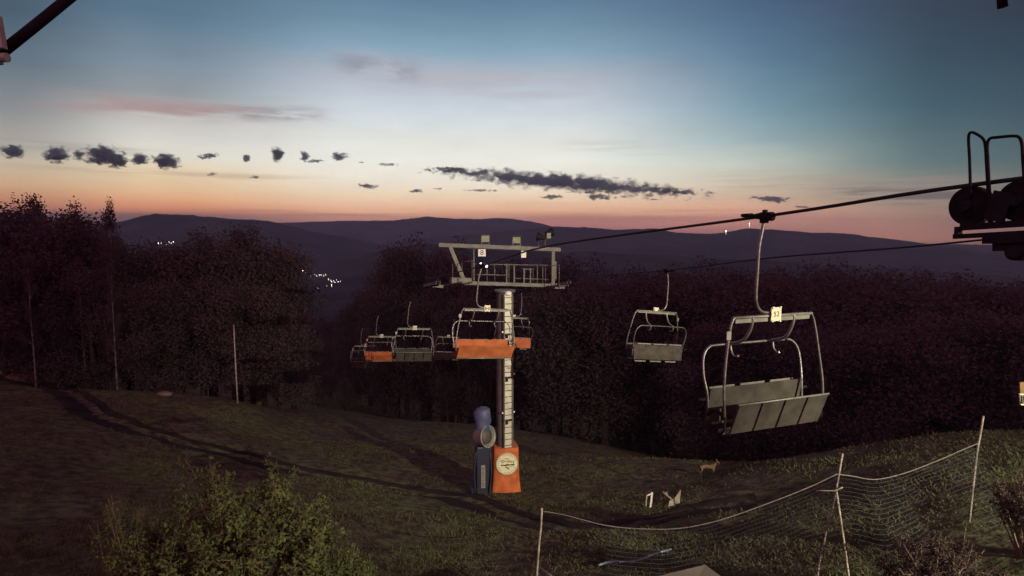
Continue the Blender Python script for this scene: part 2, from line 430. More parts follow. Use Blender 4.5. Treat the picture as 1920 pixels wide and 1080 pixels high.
mb = MB(); mb.tube([pA(s) for s, _ in zA], 0.024, 10, smooth=6)
tag(mb.build('haul_rope', M['rope']), 'thick dark steel rope carrying the near chair over the sheaves', 'rope', 'haul ropes of the chairlift')
mb = MB(); mb.tube([pB(s) for s, _ in zB], 0.022, 8, smooth=6)
tag(mb.build('haul_rope', M['rope']), 'thin dark far rope strand carrying the small grey chair, below the sheave wheels', 'rope', 'haul ropes of the chairlift')

def make_chair(orange=False):
    root = thing('lift_chair', '', 'chairlift chair', group='chairs hanging on the lift line')
    sm = M['seat_orange'] if orange else M['seat_grey']
    cx = -0.22
    g = MB(); g.tube([(0, -.30, 0), (0, -.12, 0), (0, -.1, 0), (0, .12, 0), (0, .14, 0)], [.03, .055, .062, .062, .05], 10)
    g.tube([(0, -.52, .02), (0, -.3, .01)], [.027, .042], 8); g.tube([(0.06, .1, -.01), (-.02, .1, -.01)], .07, 10)
    g.box((0.03, 0, .06), (.05, .07, .07), None, .01); g.box((.04, 0, -.06), (.08, .12, .10), None, .015)
    g.build('grip', M['black'], root)
    h = MB(); h.tube([(.045, 0, -.05), (.065, 0, -.20), (.12, 0, -.48), (.135, 0, -.85), (.145, 0, -1.18), (.12, 0, -1.36), (.02, 0, -1.47), (cx + .05, 0, -1.50)], .027, 10, smooth=5)
    h.build('hanger', M['tube'], root)
    cb = MB(); cb.box((cx, 0.0, -1.575), (1.50, .02, .105), None, .004); cb.tube([(cx - .80, 0, -1.545), (cx + .80, 0, -1.545)], .026, 8)
    cb.build('crossbar', M['plate'], root)
    pl = MB(); pl.box((cx, .055, -1.515), (.20, .015, .22), None, .006)
    for sx in (-1, 1):
        for sz in (-1, 1): pl.box((cx + sx * .075, .066, -1.515 + sz * .105), (.03, .02, .03), None, .004)
    pl.box((cx, .035, -1.51), (.15, .05, .16))
    plate = pl.build('number_plate', M['numplate'], root)
    for sx in (-1, 1):
        f = MB(); f.tube([(cx + sx * .72, 0, -1.535), (cx + sx * .80, .01, -1.57), (cx + sx * .865, .02, -1.76), (cx + sx * .945, .05, -2.2), (cx + sx * .995, .09, -2.6), (cx + sx * 1.0, .11, -2.85), (cx + sx * .98, .11, -3.08)], .022, 10, smooth=5)
        f.build('side_frame', M['tube'], root)
    b = MB(); b.tube([(cx - .97, -.27, -3.18), (cx - .98, -.30, -2.78), (cx - 1.01, -.36, -2.5), (cx - .985, -.41, -2.22), (cx - .86, -.44, -2.065), (cx - .6, -.45, -2.04), (cx + .6, -.45, -2.04), (cx + .86, -.44, -2.065), (cx + .985, -.41, -2.22), (cx + 1.01, -.36, -2.5), (cx + .98, -.30, -2.78), (cx + .97, -.27, -3.18)], .022, 10, smooth=5)
    b.build('back_frame', M['tube'], root)
    for sx in (-1, 1):
        a = MB(); a.tube([(cx + sx * .42, .012, -1.54), (cx + sx * .42, -.02, -1.72), (cx + sx * .43, -.16, -1.93), (cx + sx * .44, -.44, -2.035)], .024, 8, smooth=5)
        a.build('support_arm', M['arm'], root)
        k = MB(); k.tube([(cx + sx * .44, -.43, -2.05), (cx + sx * .44, -.40, -2.16), (cx + sx * .44, -.33, -2.22), (cx + sx * .42, -.26, -2.2)], .017, 6, smooth=3)
        k.build('hook', M['arm'], root)
        ar = MB(); ar.tube([(cx + sx * .99, .14, -3.06), (cx + sx * .995, .02, -2.99), (cx + sx * .985, -.16, -3.0), (cx + sx * .97, -.28, -3.10)], .03, 8, smooth=4)
        ar.tube([(cx + sx * .98, .11, -3.08), (cx + sx * .985, .10, -3.24), (cx + sx * .97, -.05, -3.34), (cx + sx * .95, -.26, -3.30)], .02, 8, smooth=4)
        ar.tube([(cx + sx * .97, -.32, -2.86), (cx + sx * 1.13, -.34, -2.86)], .026, 8)
        ar.build('armrest', M['black'], root)
    bk = MB(); bk.box((cx, -.315, -2.985), (1.90, .028, .60), Matrix.Rotation(R(-9), 3, 'X'), .008)
    bkp = bk.build('backrest', sm, root)
    for i in range(3):
        x0 = cx - .62 + i * .62
        for dz in (.278, -.27):
            fr = MB(); fr.box((x0, -.342 - (.047 if dz > 0 else -.043), -2.985 + dz), (.50, .014, .035), Matrix.Rotation(R(-9), 3, 'X'), .003); fr.build('back_slat', M['plate'], bkp)
    n = 4; gap = 0.0 if orange else .045; w = 1.82 / n
    if orange:
        st = MB(); st.quadslab([(cx - .94, .08, -3.27), (cx + .94, .08, -3.27), (cx + .94, .29, -2.84), (cx - .94, .29, -2.84)], .03)
        st.build('seat', sm, root)
        st = MB(); st.tube([(cx - .94, .30, -2.835), (cx + .94, .30, -2.835)], .018, 8); st.build('seat_edge', sm, root)
    else:
        for i in range(n):
            x0 = cx - .91 + i * w + gap / 2; x1 = x0 + w - gap
            st = MB(); st.quadslab([(x0, .12, -3.29), (x1, .12, -3.29), (x1, .30, -2.81), (x0, .30, -2.81)], .03)
            st.build('seat', sm, root)
        st = MB(); st.tube([(cx - .91, .305, -2.80), (cx + .91, .305, -2.80)], .016, 8); st.build('seat_edge', M['plate'], root)
    hb = MB(); hb.tube([(cx - .95, .03, -3.31), (cx + .95, .03, -3.31)], .025, 8)
    for i in range(3): hb.box((cx - .60 + i * .6, -.20, -3.36), (.42, .05, .045), None, .005)
    hb.build('hinge_bar', M['plate'], root)
    pc = MB(); pc.box((cx + .90, .045, -1.80), (.085, .012, .13), None, .004); pc.build('placard', M['ring'], root)
    return root, plate

cg, plate_g = make_chair(False)
co, plate_o = make_chair(True)
def marks(plate_obj, kind):
    m_ = MB(); cx = -0.22
    if kind == 0:
        for dx in (-.045, .045): m_.tube([(cx + dx + .028 * math.cos(t), .0655, -1.515 + .04 * math.sin(t)) for t in np.linspace(0, 6.28, 14)], .006, 5)
    else:
        for dx in (-.055, .055): m_.box((cx + dx, .065, -1.515), (.03, .004, .11))
        m_.box((cx, .065, -1.515), (.06, .004, .025))
    return m_.build('plate_marking', M['ink'], plate_obj)
RA, RB = R(201.8), R(21.8)
def place(src, p, rot, label, first=False):
    o = src if first else copy_tree(src)
    o.location = p; o.rotation_euler = (R(random.uniform(-.8, .8)), R(0 if first and rot > 3 and p.y < 12 else (-4 if rot > 3 else 6)), rot); o['label'] = label
    if p.y > 12: o.scale = (1.10, 1, 1)
    return o
# copies first, then the writing on the near one
cg2 = copy_tree(cg)                         # proto for plates with unreadable markings
marks([c for c in cg2.children if c.name.startswith('number_plate')][0], 0)
marks(plate_o, 1)
place(cg, pA(0), RA, 'large grey four-seat lift chair nearest the camera, plate reading 52', True)
text('lettering', '52', .115, M['ink'], plate_g, (-.22, .0645, -1.515), (R(90), 0, R(180)))
place(cg2, pB(0), RB, 'grey lift chair seen from behind, hanging on the far rope strand right of the tower', True)
place(co, pA(13.2), RA, 'bright orange lift chair hanging in front of the tower column', True)
place(cg2, pA(24.8), RA, 'dim grey lift chair just left of the tower, beside the farther orange chair')
place(co, pA(35.2), RA, 'dim orange lift chair low at the left, beyond the dim grey chair')
place(cg2, pA(43), RA, 'farthest dark lift chair on the left, almost hidden behind the dim orange chair')
place(co, pB(14.0), RB, 'lift chair with orange back partly hidden behind the right side of the tower column')
place(cg2, pB(28.0), RB, 'very dim grey lift chair between the dim grey chair and the bright orange one')

# ------------------------------------------------------------------ tower
TB = at(947, 925, 29.8); TB.z = h1(TB.x, TB.y)
TW = thing('lift_tower', 'tall chairlift tower with ladder, orange padded foot and steel head frame', 'chairlift tower', TB)
def T(u, l, z): p = PD * u + LD * l; return Vector((p.x, p.y, z - TB.z))     # z is absolute
ztop = at(945, 545, 29.8).z
c = MB(); c.lathe([(.44, -0.6), (.44, 0.2), (.40, ztop - TB.z - .1), (.40, ztop - TB.z)], 28); c.build('column', M['column'], TW)
fl = MB(); fl.lathe([(.52, ztop - TB.z - .06), (.52, ztop - TB.z + .05)], 28); fl.build('flange', M['steel'], TW)
toCam = Vector((-TB.x, -TB.y, 0)).normalized(); side = Vector((0, 0, 1)).cross(toCam).normalized()   # side points right in the picture
lf = (toCam + side * .35).normalized(); ls = Vector((0, 0, 1)).cross(lf).normalized()
z0, z1 = 2.1, ztop - TB.z - .12
lad = MB(); base = lf * .47
rl = Matrix((ls, lf, Vector((0, 0, 1)))).transposed()
lad.box(base + Vector((0, 0, (z0 + z1) / 2)), (.36, .03, z1 - z0), rl)
ladder = lad.build('ladder_tray', M['ladderplate'], TW)
ld2 = MB()
for sx in (-1, 1): ld2.bar(lf * .54 + ls * (.215 * sx) + Vector((0, 0, z0)), lf * .54 + ls * (.215 * sx) + Vector((0, 0, z1)), .05, .05)
ld2.build('ladder_rail', M['steel'], TW)
ld3 = MB(); z = z0 + .15; i = 0
while z < z1:
    ld3.tube([lf * .545 - ls * .21 + Vector((0, 0, z)), lf * .545 + ls * .21 + Vector((0, 0, z))], .016, 6)
    if i % 7 == 5:
        ld3.box(lf * .50 + Vector((0, 0, z + .05)), (.52, .10, .05), rl); ld3.box(lf * .55 - ls * .09 + Vector((0, 0, z - .08)), (.10, .08, .14), rl)
    z += .305; i += 1
ld3.build('rung', M['dark'], TW)
tc_ = MB(); tc_.blob(lf * .5 + Vector((0, 0, z1 + .02)), .16, (1.1, .8, .8), .03); tc_.build('junction_box', M['white'], TW)
bl = MB()
for zz, sx in ((4.2, 1), (4.2, -1), (6.1, 1), (8.2, -1)): bl.box(lf * .5 + ls * (.30 * sx) + Vector((0, 0, zz)), (.07, .06, .08), rl, .01)
bl.build('ladder_bracket', M['white'], TW)
# padding: four-sided orange sleeve, one corner edge turned to the left
pdm = MB(); ang = math.atan2(toCam.x, -toCam.y) + R(7); ph = 2.42
def pcorner(w, dpt, z, k): 
    q = [(-1, -1), (1, -1), (1, 1), (-1, 1)][k]; return Matrix.Rotation(ang, 3, 'Z') @ Vector((q[0] * w, q[1] * dpt, z))
lv = [(.74, .70, -.35), (.735, .69, 0.05), (.67, .64, .7), (.63, .60, 1.5), (.61, .58, 2.35), (.57, .54, 2.42)]
rings = []
for w, d, z in lv:
    ring = []
    for k in range(4):
        a_, b_ = pcorner(w, d, z, k), pcorner(w, d, z, (k + 1) % 4)
        for t in range(6):
            q = a_.lerp(b_, t / 6); bulge = 1 + .03 * math.sin(math.pi * t / 6) + .012 * math.sin(5 * z + 7 * t + k)
            if t == 0: bulge = .965
            ring.append(pdm.bm.verts.new(Vector((q.x * bulge, q.y * bulge, q.z))))
    rings.append(ring)
for a_, b_ in zip(rings, rings[1:]):
    for j in range(24): f_ = pdm.bm.faces.new((a_[j], a_[(j + 1) % 24], b_[(j + 1) % 24], b_[j])); f_.smooth = True
pdm.bm.faces.new(rings[-1])
pad = pdm.build('padding', M['pad'], TW)
st_ = MB()
for z_, w_ in ((.85, .69), (1.9, .645)):
    pass
fn = Matrix.Rotation(ang, 3, 'Z') @ Vector((0, -1, 0)); fs = Matrix.Rotation(ang, 3, 'Z') @ Vector((1, 0, 0))
tilt = Matrix.Rotation(R(-4.0), 3, 'X')
EM = Matrix.Translation(fn * .665 + fs * .02 + Vector((0, 0, 1.66))) @ (Matrix.Rotation(ang, 3, 'Z') @ tilt @ Matrix.Rotation(R(90), 3, 'X')).to_4x4()
e = MB(); e.lathe([(.545, -.02), (.55, -.004), (.545, .004)], 40, EM); emb = e.build('emblem', M['emblem'], pad)
e2 = MB()
def ering(r, w, a0=0, a1=360, n=48):
    for i in range(n):
        t0, t1 = R(a0 + (a1 - a0) * i / n), R(a0 + (a1 - a0) * (i + 1) / n)
        vs = [e2.bm.verts.new(EM @ Vector((q * math.cos(t), q * math.sin(t), .008))) for q, t in ((r, t0), (r + w, t0), (r + w, t1), (r, t1))]
        e2.bm.faces.new(vs)
ering(.51, .02); 
for i in range(26):
    a0 = 20 + i * 12.6
    if i % 9 != 8:
        ering(.445, .018, a0, a0 + 7, 2)
        if i % 2: ering(.41, .05, a0, a0 + 1.6, 1)
        else: ering(.41, .018, a0 + 1, a0 + 6, 1)
def poly(pts): e2.bm.faces.new([e2.bm.verts.new(EM @ Vector((x, y, .009))) for x, y in pts])
poly([(-.34, -.08), (-.30, -.015), (-.12, -.03), (0, 0), (.15, -.02), (.33, .0), (.37, -.03), (.36, -.085), (.1, -.075), (-.05, -.10), (-.2, -.085)])
def stroke(pts, w):
    for (x0, y0), (x1, y1) in zip(pts, pts[1:]):
        L = math.hypot(x1 - x0, y1 - y0); nx, ny = -(y1 - y0) / L * w / 2, (x1 - x0) / L * w / 2
        poly([(x0 + nx, y0 + ny), (x0 - nx, y0 - ny), (x1 - nx, y1 - ny), (x1 + nx, y1 + ny)])
stroke([(-.33, .12), (-.22, .19), (-.10, .13), (.05, .15), (.30, .13), (.34, .02)], .035)
stroke([(-.10, .24), (.0, .28), (.10, .22)], .03); stroke([(-.02, .05), (.12, .11), (.24, .06)], .025)
stroke([(-.28, .06), (-.2, .11), (-.15, .05)], .03)
stroke([(-.10, -.13), (.02, -.19), (.10, -.25)], .045); stroke([(-.02, -.16), (.06, -.27)], .03); stroke([(.05, -.14), (.34, -.13)], .016)
e2.build('emblem_drawing', M['inkgreen'], emb)

# head frame
zl, zr2 = at(820, 459, 28.66).z, at(1050, 468, 30.8).z
def zbeam(u): return zl + (zr2 - zl) * (u + 3.32) / 6.32
tb = MB(); tb.bar(T(-3.32, 0, zbeam(-3.32)), T(3.0, 0, zbeam(3.0)), .16, .19, bev=.01); tb.build('top_beam', M['steel'], TW)
zc = lambda u: at(865, 530, 29.06).z + (at(1055, 536, 30.9).z - at(865, 530, 29.06).z) * (u + 2.15) / 5.29
ca = MB(); ca.bar(T(-2.2, 0, zc(-2.2)), T(2.5, 0, zc(2.5)), .30, .17, bev=.01); ca.bar(T(2.45, 0, zc(2.7)), T(3.2, 0, zc(3.2)), .34, .28, bev=.01); ca.bar(T(-2.75, 0, zc(-2.5) + .1), T(-1.75, 0, zc(-2) + .08), .36, .3, bev=.01)
ca.build('crossarm', M['steel'], TW)
def FB(a, b, w, h): k = MB(); k.bar(a, b, w, h); k.build('frame_post', M['steel'], TW)
FB(T(-2.78, 0, zbeam(-2.8) - .08), T(-2.10, 0, zc(-2.1) + .1), .22, .18); FB(T(2.62, 0, zbeam(2.6) - .1), T(2.62, 0, zc(2.6) + .1), .16, .14)
FB(T(2.95, .4, zbeam(2.9) - .6), T(2.95, .4, zc(2.9)), .08, .08)
FB(T(-1.55, .1, zbeam(-1.5) - .1), T(-1.55, .1, zc(-1.5)), .06, .06); FB(T(1.05, .05, zbeam(1) - 1.0), T(1.05, .05, zc(1)), .07, .07)
FB(T(.62, .3, zbeam(.6) - .9), T(.62, .3, zc(.6)), .07, .07); FB(T(0.1, 0, zbeam(.1) - .8), T(.1, 0, zc(.1)), .07, .07)
FB(T(1.5, .3, zbeam(1.5) - 1.0), T(1.5, .3, zc(1.5)), .06, .06)
hr = MB()
hr.tube([T(-1.5, -.1, zbeam(-1.5) - 1.35), T(.1, -.1, zbeam(.1) - 1.35)], .028, 6); hr.tube([T(-1.5, .4, zbeam(-1) - .85), T(2.5, .4, zbeam(2) - .85)], .03, 6)
hr.tube([T(1.0, .3, zbeam(1) - 1.05), T(1.6, .3, zbeam(1.6) - 1.05)], .03, 6); hr.tube([T(.6, .3, zbeam(1) - 1.5), T(2.5, .3, zbeam(2.5) - 1.55)], .025, 6)
for u in (-.8, -.4, .35, 1.9, 2.2): hr.tube([T(u, .35, zbeam(u) - .86), T(u, .35, zc(u))], .025, 6)
hr.build('handrail', M['steel'], TW)
for s_ in (-1, 1):
    ck = MB(); u0 = s_ * 2.42
    for u in (u0 - .23, u0 + .23): ck.bar(T(u, -1.6, zc(u0) + .12), T(u, 1.6, zc(u0) - .25), .05, .09)
    for k in range(9): ck.bar(T(u0 - .23, -1.5 + k * .37, zc(u0) + .1 - k * .042), T(u0 + .23, -1.5 + k * .37, zc(u0) + .1 - k * .042), .10, .03)
    for k in (-1.55, 0, 1.55): ck.tube([T(u0 - s_ * .23, k, zc(u0) - .06 - k * .12), T(u0 - s_ * .23, k, zc(u0) + 1.0 - k * .08)], .022, 6)
    ck.tube([T(u0 - s_ * .23, -1.55, zc(u0) + 1.1), T(u0 - s_ * .23, 1.55, zc(u0) + .85)], .022, 6)
    ck.build('catwalk', M['column'], TW)
def sheaves(pf, s0, sgn):
    n_ = 6
    for i in range(n_):
        p = pf(s0 + (i - 2.5) * .42) - TB; p.z -= .21
        ax = Vector((PD.x, PD.y, 0)); m4 = Matrix.Translation(p) @ (Vector((0, 0, 1)).rotation_difference(ax).to_matrix().to_4x4())
        w_ = MB(); w_.lathe([(.05, -.05), (.19, -.045), (.19, -.02), (.165, 0), (.19, .02), (.19, .045), (.05, .05)], 18, m4)
        w_.build('sheave', M['dark'], TW)
    q = MB(); a_, b_ = pf(s0 - 1.2) - TB, pf(s0 + 1.2) - TB
    for off in (-.085, .085):
        o_ = PD * off + Vector((0, 0, -.25)); q.bar(a_ + o_, b_ + o_, .02, .14)
    q.bar((a_ + b_) / 2 + Vector((0, 0, -.3)), (a_ + b_) / 2 + PD * (-sgn * .55) + Vector((0, 0, -.38)), .14, .14)
    q.build('sheave_beam', M['steel'], TW)
sA = (TB - A52).dot(LD); sB = (TB - B2).dot(LD)
sheaves(pA, sA, -1); sheaves(pB, sB, 1)
for u, az_ in ((-1.0, 8), (.62, 4)):
    hd = MB(); zb = zbeam(u) + .1
    face = (toCam + side * math.tan(R(az_ - 6)) + Vector((0, 0, -.35))).normalized(); sx = face.cross(Vector((0, 0, 1))).normalized(); up = sx.cross(face).normalized()
    rm = Matrix((sx, face, up)).transposed(); cpos = T(u, 0, zb) + Vector((0, 0, .30))
    hd.box(cpos, (.42, .16, .36), rm, .02); hd.box(cpos - face * .11, (.3, .1, .26), rm, .02); hd.build('floodlight', M['column'], TW)
    g_ = MB(); g_.box(cpos + face * .085, (.37, .012, .31), rm, .004); g_.build('floodlight_glass', M['flood'], TW)
    br = MB(); br.bar(T(u - .2, 0, zb - .02), T(u - .2, 0, zb + .3), .04, .03); br.bar(T(u + .2, 0, zb - .02), T(u + .2, 0, zb + .3), .04, .03); br.bar(T(u - .2, 0, zb), T(u + .2, 0, zb), .05, .03); br.build('floodlight_bracket', M['steel'], TW)
u = 2.15; zb = zbeam(u)
ms = MB(); ms.tube([T(u, 0, zb), T(u, 0, zb + .8)], .035, 8); ms.tube([T(u - .35, 0, zb), T(u - .35, 0, zb + .35)], .02, 6); ms.build('mast', M['column'], TW)
for dx, dz, yaw, col in ((-.22, .58, -20, 'dark'), (.22, .80, 35, 'dark')):
    dirv = Matrix.Rotation(R(yaw), 3, 'Z') @ (toCam * .2 + side * (1 if dx > 0 else -1) + Vector((0, 0, .25))).normalized()
    m4 = Matrix.Translation(T(u + dx, 0, zb + dz)) @ Vector((0, 0, 1)).rotation_difference(dirv).to_matrix().to_4x4()
    k = MB(); k.lathe([(.06, -.24), (.11, -.2), (.13, -.02), (.21, .12), (.22, .2), (.20, .2), (.10, .05), (.02, 0)], 18, m4); k.build('horn', M[col], TW)
k = MB(); k.box(T(u + .12, -.2, zb + .66), (.22, .06, .28), rm, .03); k.build('horn_cover', M['flood'], TW)
# plates, and glowing beads that stand in for glints on the head
for u, w_, body in ((-1.22, .36, '8'), (.95, .24, '')):
    pm = MB(); c_ = T(u, -.12, zbeam(u) - .30); rmx = Matrix((side, toCam, Vector((0, 0, 1)))).transposed(); rmx = Matrix((-side, toCam, Vector((0, 0, 1)))).transposed()
    pm.box(c_, (w_, .02, .34), rmx, .004); po = pm.build('tower_plate', M['white'], TW)
    if body:
        t_ = text('lettering', body, .34, M['ink'], po, c_ + toCam * .014, (R(90), 0, math.atan2(side.y, side.x)))
glintA = at(902, 495, 29.3) - TB; glintB = at(912, 499, 29.3) - TB
for q in (glintA, glintB):
    k = MB(); k.blob(q, .07, (1, 1, 1), .0); k.build('glint_bead', M['glint_t'], TW)
k = MB(); k.tube([glintA + Vector((0, .05, -.1)), glintA + Vector((0, .05, -.6))], .02, 6); k.tube([glintB + Vector((.05, 0, 0)), T(.1, -.1, zbeam(.1) - .98)], .012, 6); k.build('glint_wire', M['dark'], TW)

# ------------------------------------------------------------------ snow cannon beside the tower
SG = at(906, 914, 29.3); SG.z = h1(SG.x, SG.y)
sg = thing('snow_cannon', 'navy snow cannon under a blue cover, standing left of the tower foot', 'snow cannon', SG)
k = MB(); k.box((0, 0, 1.25), (.74, .62, 2.5), R(12), .06); k.box((-.05, 0, .08), (1.1, .9, .16), R(12), .03); k.build('body', M['navy'], sg)
k = MB(); k.tube([(-.3, -.30, 2.3), (-.42, -.38, 1.2), (-.36, -.36, .2)], .05, 8, smooth=4); k.tube([(.36, -.22, 2.3), (.42, -.36, 1.1), (.3, -.36, .2)], .04, 8, smooth=4); k.build('hose', M['navy'], sg)
k = MB(); k.box((.02, -.335, 1.02), (.20, .02, 1.15), R(12), .006); lp = k.build('label_strip', M['ring'], sg)
k = MB()
for i in range(10): k.box((.02 + .012 * (i % 2), -.348, .55 + i * .1), (.12 - .03 * (i % 3), .012, .035), R(12))
k.build('lettering', M['ink'], lp)
dirv = Vector((.80, -.62, .16)).normalized(); m4 = Matrix.Translation((.10, -.05, 2.95)) @ Vector((0, 0, 1)).rotation_difference(dirv).to_matrix().to_4x4()
k = MB(); k.lathe([(.30, -.55), (.46, -.35), (.50, .1), (.54, .16), (.555, .22), (.53, .25), (.48, .2), (.44, -.1), (.2, -.14), (.05, -.12)], 32, m4, cap=True); k.build('fan_drum', M['ring'], sg)
k = MB(); k.lathe([(.40, -.04), (.36, .16), (.12, .2), (.02, .21)], 16, m4); k.build('fan_hub', M['column'], sg)
k = MB(); k.lathe([(.30, 3.0), (.34, 3.2), (.36, 3.5), (.40, 3.75), (.43, 4.0), (.41, 4.2), (.33, 4.36), (.18, 4.45), (.02, 4.47)], 24, Matrix.Translation((-.02, .12, -.08)))
for v in k.bm.verts: v.co += Vector((.04 * math.sin(9 * v.co.z), .04 * math.sin(7 * v.co.z + 3 * v.co.x), 0))
k.build('cover', M['tarp'], sg)
k = MB()
for q in ((-.62, -.3, .1), (.55, .3, .1)): k.tube([q, (q[0] * 1.3, q[1] * 1.5, -.12)], .05, 8)
k.build('foot', M['dark'], sg)

# ------------------------------------------------------------------ station sheave train at the right edge, roof steel, brackets
S0 = pA(-3.05)
stn = thing('sheave_train', 'black station sheave wheels with two hoop guards at the right edge', 'sheave assembly', S0)
ax = Vector((PD.x, PD.y, 0))
for i, s_ in enumerate((.12, -.36, -.84, -1.32)):
    p = pA(-3.05 + s_) - S0; p.z -= .205 + .018
    m4 = Matrix.Translation(p) @ Vector((0, 0, 1)).rotation_difference(ax).to_matrix().to_4x4()
    w_ = MB(); w_.lathe([(.04, -.075), (.10, -.075), (.13, -.045), (.175, -.05), (.205, -.06), (.21, -.03), (.185, 0), (.21, .03), (.205, .06), (.175, .05), (.13, .045), (.04, .06)], 36, m4); wh = w_.build('sheave', M['black'], stn)
    h_ = MB(); h_.lathe([(.055, -.13), (.055, .12)], 14, m4)
    for t in range(6):
        a_ = t * math.pi / 3; h_.lathe([(.012, -.085), (.012, -.07)], 6, m4 @ Matrix.Translation((.085 * math.cos(a_), .085 * math.sin(a_), 0)))
    h_.build('hub', M['dark'], wh)
def sp(s_, z_, off=0.0): p = pA(-3.05 + s_) - S0; p.z = z_ + p.z; return p + PD * off
k = MB()
k.bar(sp(.16, -.45, -.10), sp(-1.6, -.45, -.10), .03, .07); k.bar(sp(.22, -.545, -.10), sp(-1.6, -.545, -.10), .05, .05); k.bar(sp(-.08, -.60, -.05), sp(-1.6, -.60, -.05), .16, .09)
k.bar(sp(.05, -.21, .11), sp(-1.6, -.21, .11), .03, .12); k.bar(sp(-.12, -.24, -.11), sp(-.30, -.30, -.11), .03, .30); k.bar(sp(.18, -.44, -.1), sp(.18, -.56, -.1), .05, .06)
k.bar(sp(-.16, -.68, 0), sp(-1.6, -.68, 0), .18, .09)
k.build('rocker_beam', M['dark'], stn)
k = MB(); m4 = Matrix.Translation(sp(-.36, -.74, 0)) @ Vector((0, 0, 1)).rotation_difference(ax).to_matrix().to_4x4(); k.lathe([(.05, -.1), (.085, -.09), (.09, .09), (.05, .1)], 18, m4); k.build('pivot', M['dark'], stn)
k = MB(); k.bar(sp(-.9, -.70, 0), sp(-9, -.70, 0), .22, .22); k.bar(sp(-8.8, -.75, 0), sp(-8.8, -8.0, 0), .5, .5); k.build('support_arm', M['dark'], stn)
gp = lambda px, py: at(px, py, pA(-3.05).y + (px - 1830) * -.004) - S0
k = MB(); k.tube([gp(1820, 372), gp(1818, 300), gp(1816, 262), gp(1818, 250), gp(1826, 249), gp(1842, 259), gp(1847, 272), gp(1849, 300), gp(1853, 372), gp(1855, 425)], .0145, 8, smooth=5); k.build('hoop_guard', M['dark'], stn)
k = MB(); k.tube([gp(1860, 425), gp(1856, 372), gp(1852, 300), gp(1851, 272), gp(1856, 260), gp(1870, 257.5), gp(1900, 255), gp(1911, 258), gp(1916, 270), gp(1918, 300), gp(1922, 360)], .0155, 8, smooth=5)
k.bar(gp(1848, 297), gp(1854, 297), .03, .05); k.bar(gp(1917, 295), gp(1935, 295), .03, .06); k.build('hoop_guard', M['dark'], stn)
k = MB(); k.blob(gp(1848, 413), .014, (1, 1, 1.3), 0); k.build('bolt', M['tube'], stn)

rb = thing('roof_beam', 'dark stub of station roof steel hanging into the top right corner', 'beam', at(1880, -60, 3.2))
k = MB(); o_ = Vector(rb.location)
k.bar(at(1700, -62, 3.4) - o_, at(2100, -46, 2.9) - o_, .14, .12); k.tube([at(1876, -50, 3.2) - o_, at(1877, -12, 3.2) - o_], .03, 10); k.build('beam', M['dark'], rb)
k = MB(); k.tube([at(1877, -14, 3.2) - o_, at(1880, 14, 3.2) - o_], [.021, .0235], 10); k.tube([at(1908, -20, 3.2) - o_, at(1935, 4, 3.2) - o_], .016, 8); k.build('bolt', M['dark'], rb)

br = thing('steel_brace', 'thick dark steel brace with a pale clamp in the top left corner', 'brace', at(-4, 104, 3.0))
o_ = Vector(br.location)
k = MB(); k.tube([at(-4, 104, 3.0) - o_, at(70, 45, 3.1) - o_, at(145, -16, 3.2) - o_, at(330, -170, 3.5) - o_], .0255, 14); k.build('tube', M['dark'], br)
k = MB(); k.bar(at(-6, 30, 2.98) - o_, at(4, 92, 2.98) - o_, .03, .034, bev=.004); k.tube([at(-14, 108, 2.98) - o_, at(14, 108, 2.98) - o_], .022, 12)
k.bar(at(-22, 60, 3.0) - o_, at(-10, 120, 3.0) - o_, .05, .05); k.build('clamp', M['flood'], br)

# ------------------------------------------------------------------ fence of stakes and net on the right
def stake(label, pts, depths, r, m, extra=None):
    P = [at(px, py, Y) for (px, py), Y in zip(pts, depths)]
    o0 = Vector((P[-1].x, P[-1].y, h1(P[-1].x, P[-1].y)))
    t = thing('fence_stake', label, 'stake', o0, 0, 'stakes of the net fence')
    k = MB(); k.tube([p - o0 for p in P] + [Vector((0, 0, -.15)) + (P[-1] - o0) * .0], r, 8, smooth=3); k.build('post', m, t)
    if extra: extra(t, o0)
    return t
def exB(t, o0):
    k = MB(); a_, b_ = at(1568, 920, 12.15), at(1592, 1083, 11.9); k.tube([a_ - o0, at(1578, 985, 12.0) - o0, b_ - o0, b_ - o0 + (b_ - a_).normalized() * .5], .021, 8, smooth=3); k.build('prop', M['woodpale'], t)
    k = MB(); k.tube([at(1530, 920, 12.2) - o0, at(1565, 920, 12.1) - o0, at(1580, 914, 12.1) - o0], .014, 6); k.build('crosspiece', M['wood'], t)
def exC(t, o0):
    k = MB(); k.tube([at(1822, 828, 14.2) - o0, at(1832, 848, 14.0) - o0], .02, 6); k.tube([at(1827, 812, 14.1) - o0, at(1850, 806, 14.1) - o0], .012, 6); k.box(at(1833, 838, 14.05) - o0, (.12, .1, .12), None, .02); k.build('lashing', M['dark'], t)
def exA(t, o0):
    k = MB(); k.tube([at(1012, 1064, 13.2) - o0, at(1035, 1082, 12.6) - o0, at(1060, 1110, 12.0) - o0], .028, 8); k.build('prop', M['woodpale'], t)
stake('pale stake at the left end of the net, in the bottom middle', [(1016, 953), (1014, 990), (1010, 1030), (1006, 1092)], [13.4, 13.4, 13.4, 13.4], .024, M['woodpale'], exA)
stake('propped stake of crossed sticks holding up the middle of the net', [(1580, 850), (1571, 900), (1562, 945), (1536, 1056)], [12.3, 12.2, 12.2, 12.3], .02, M['wood'], exB)
stake('tall stake at the right end of the net, under the dark forest edge', [(1844, 780), (1838, 815), (1831, 855), (1817, 985)], [14.0, 14.0, 14.0, 14.0], .024, M['wood'], exC)

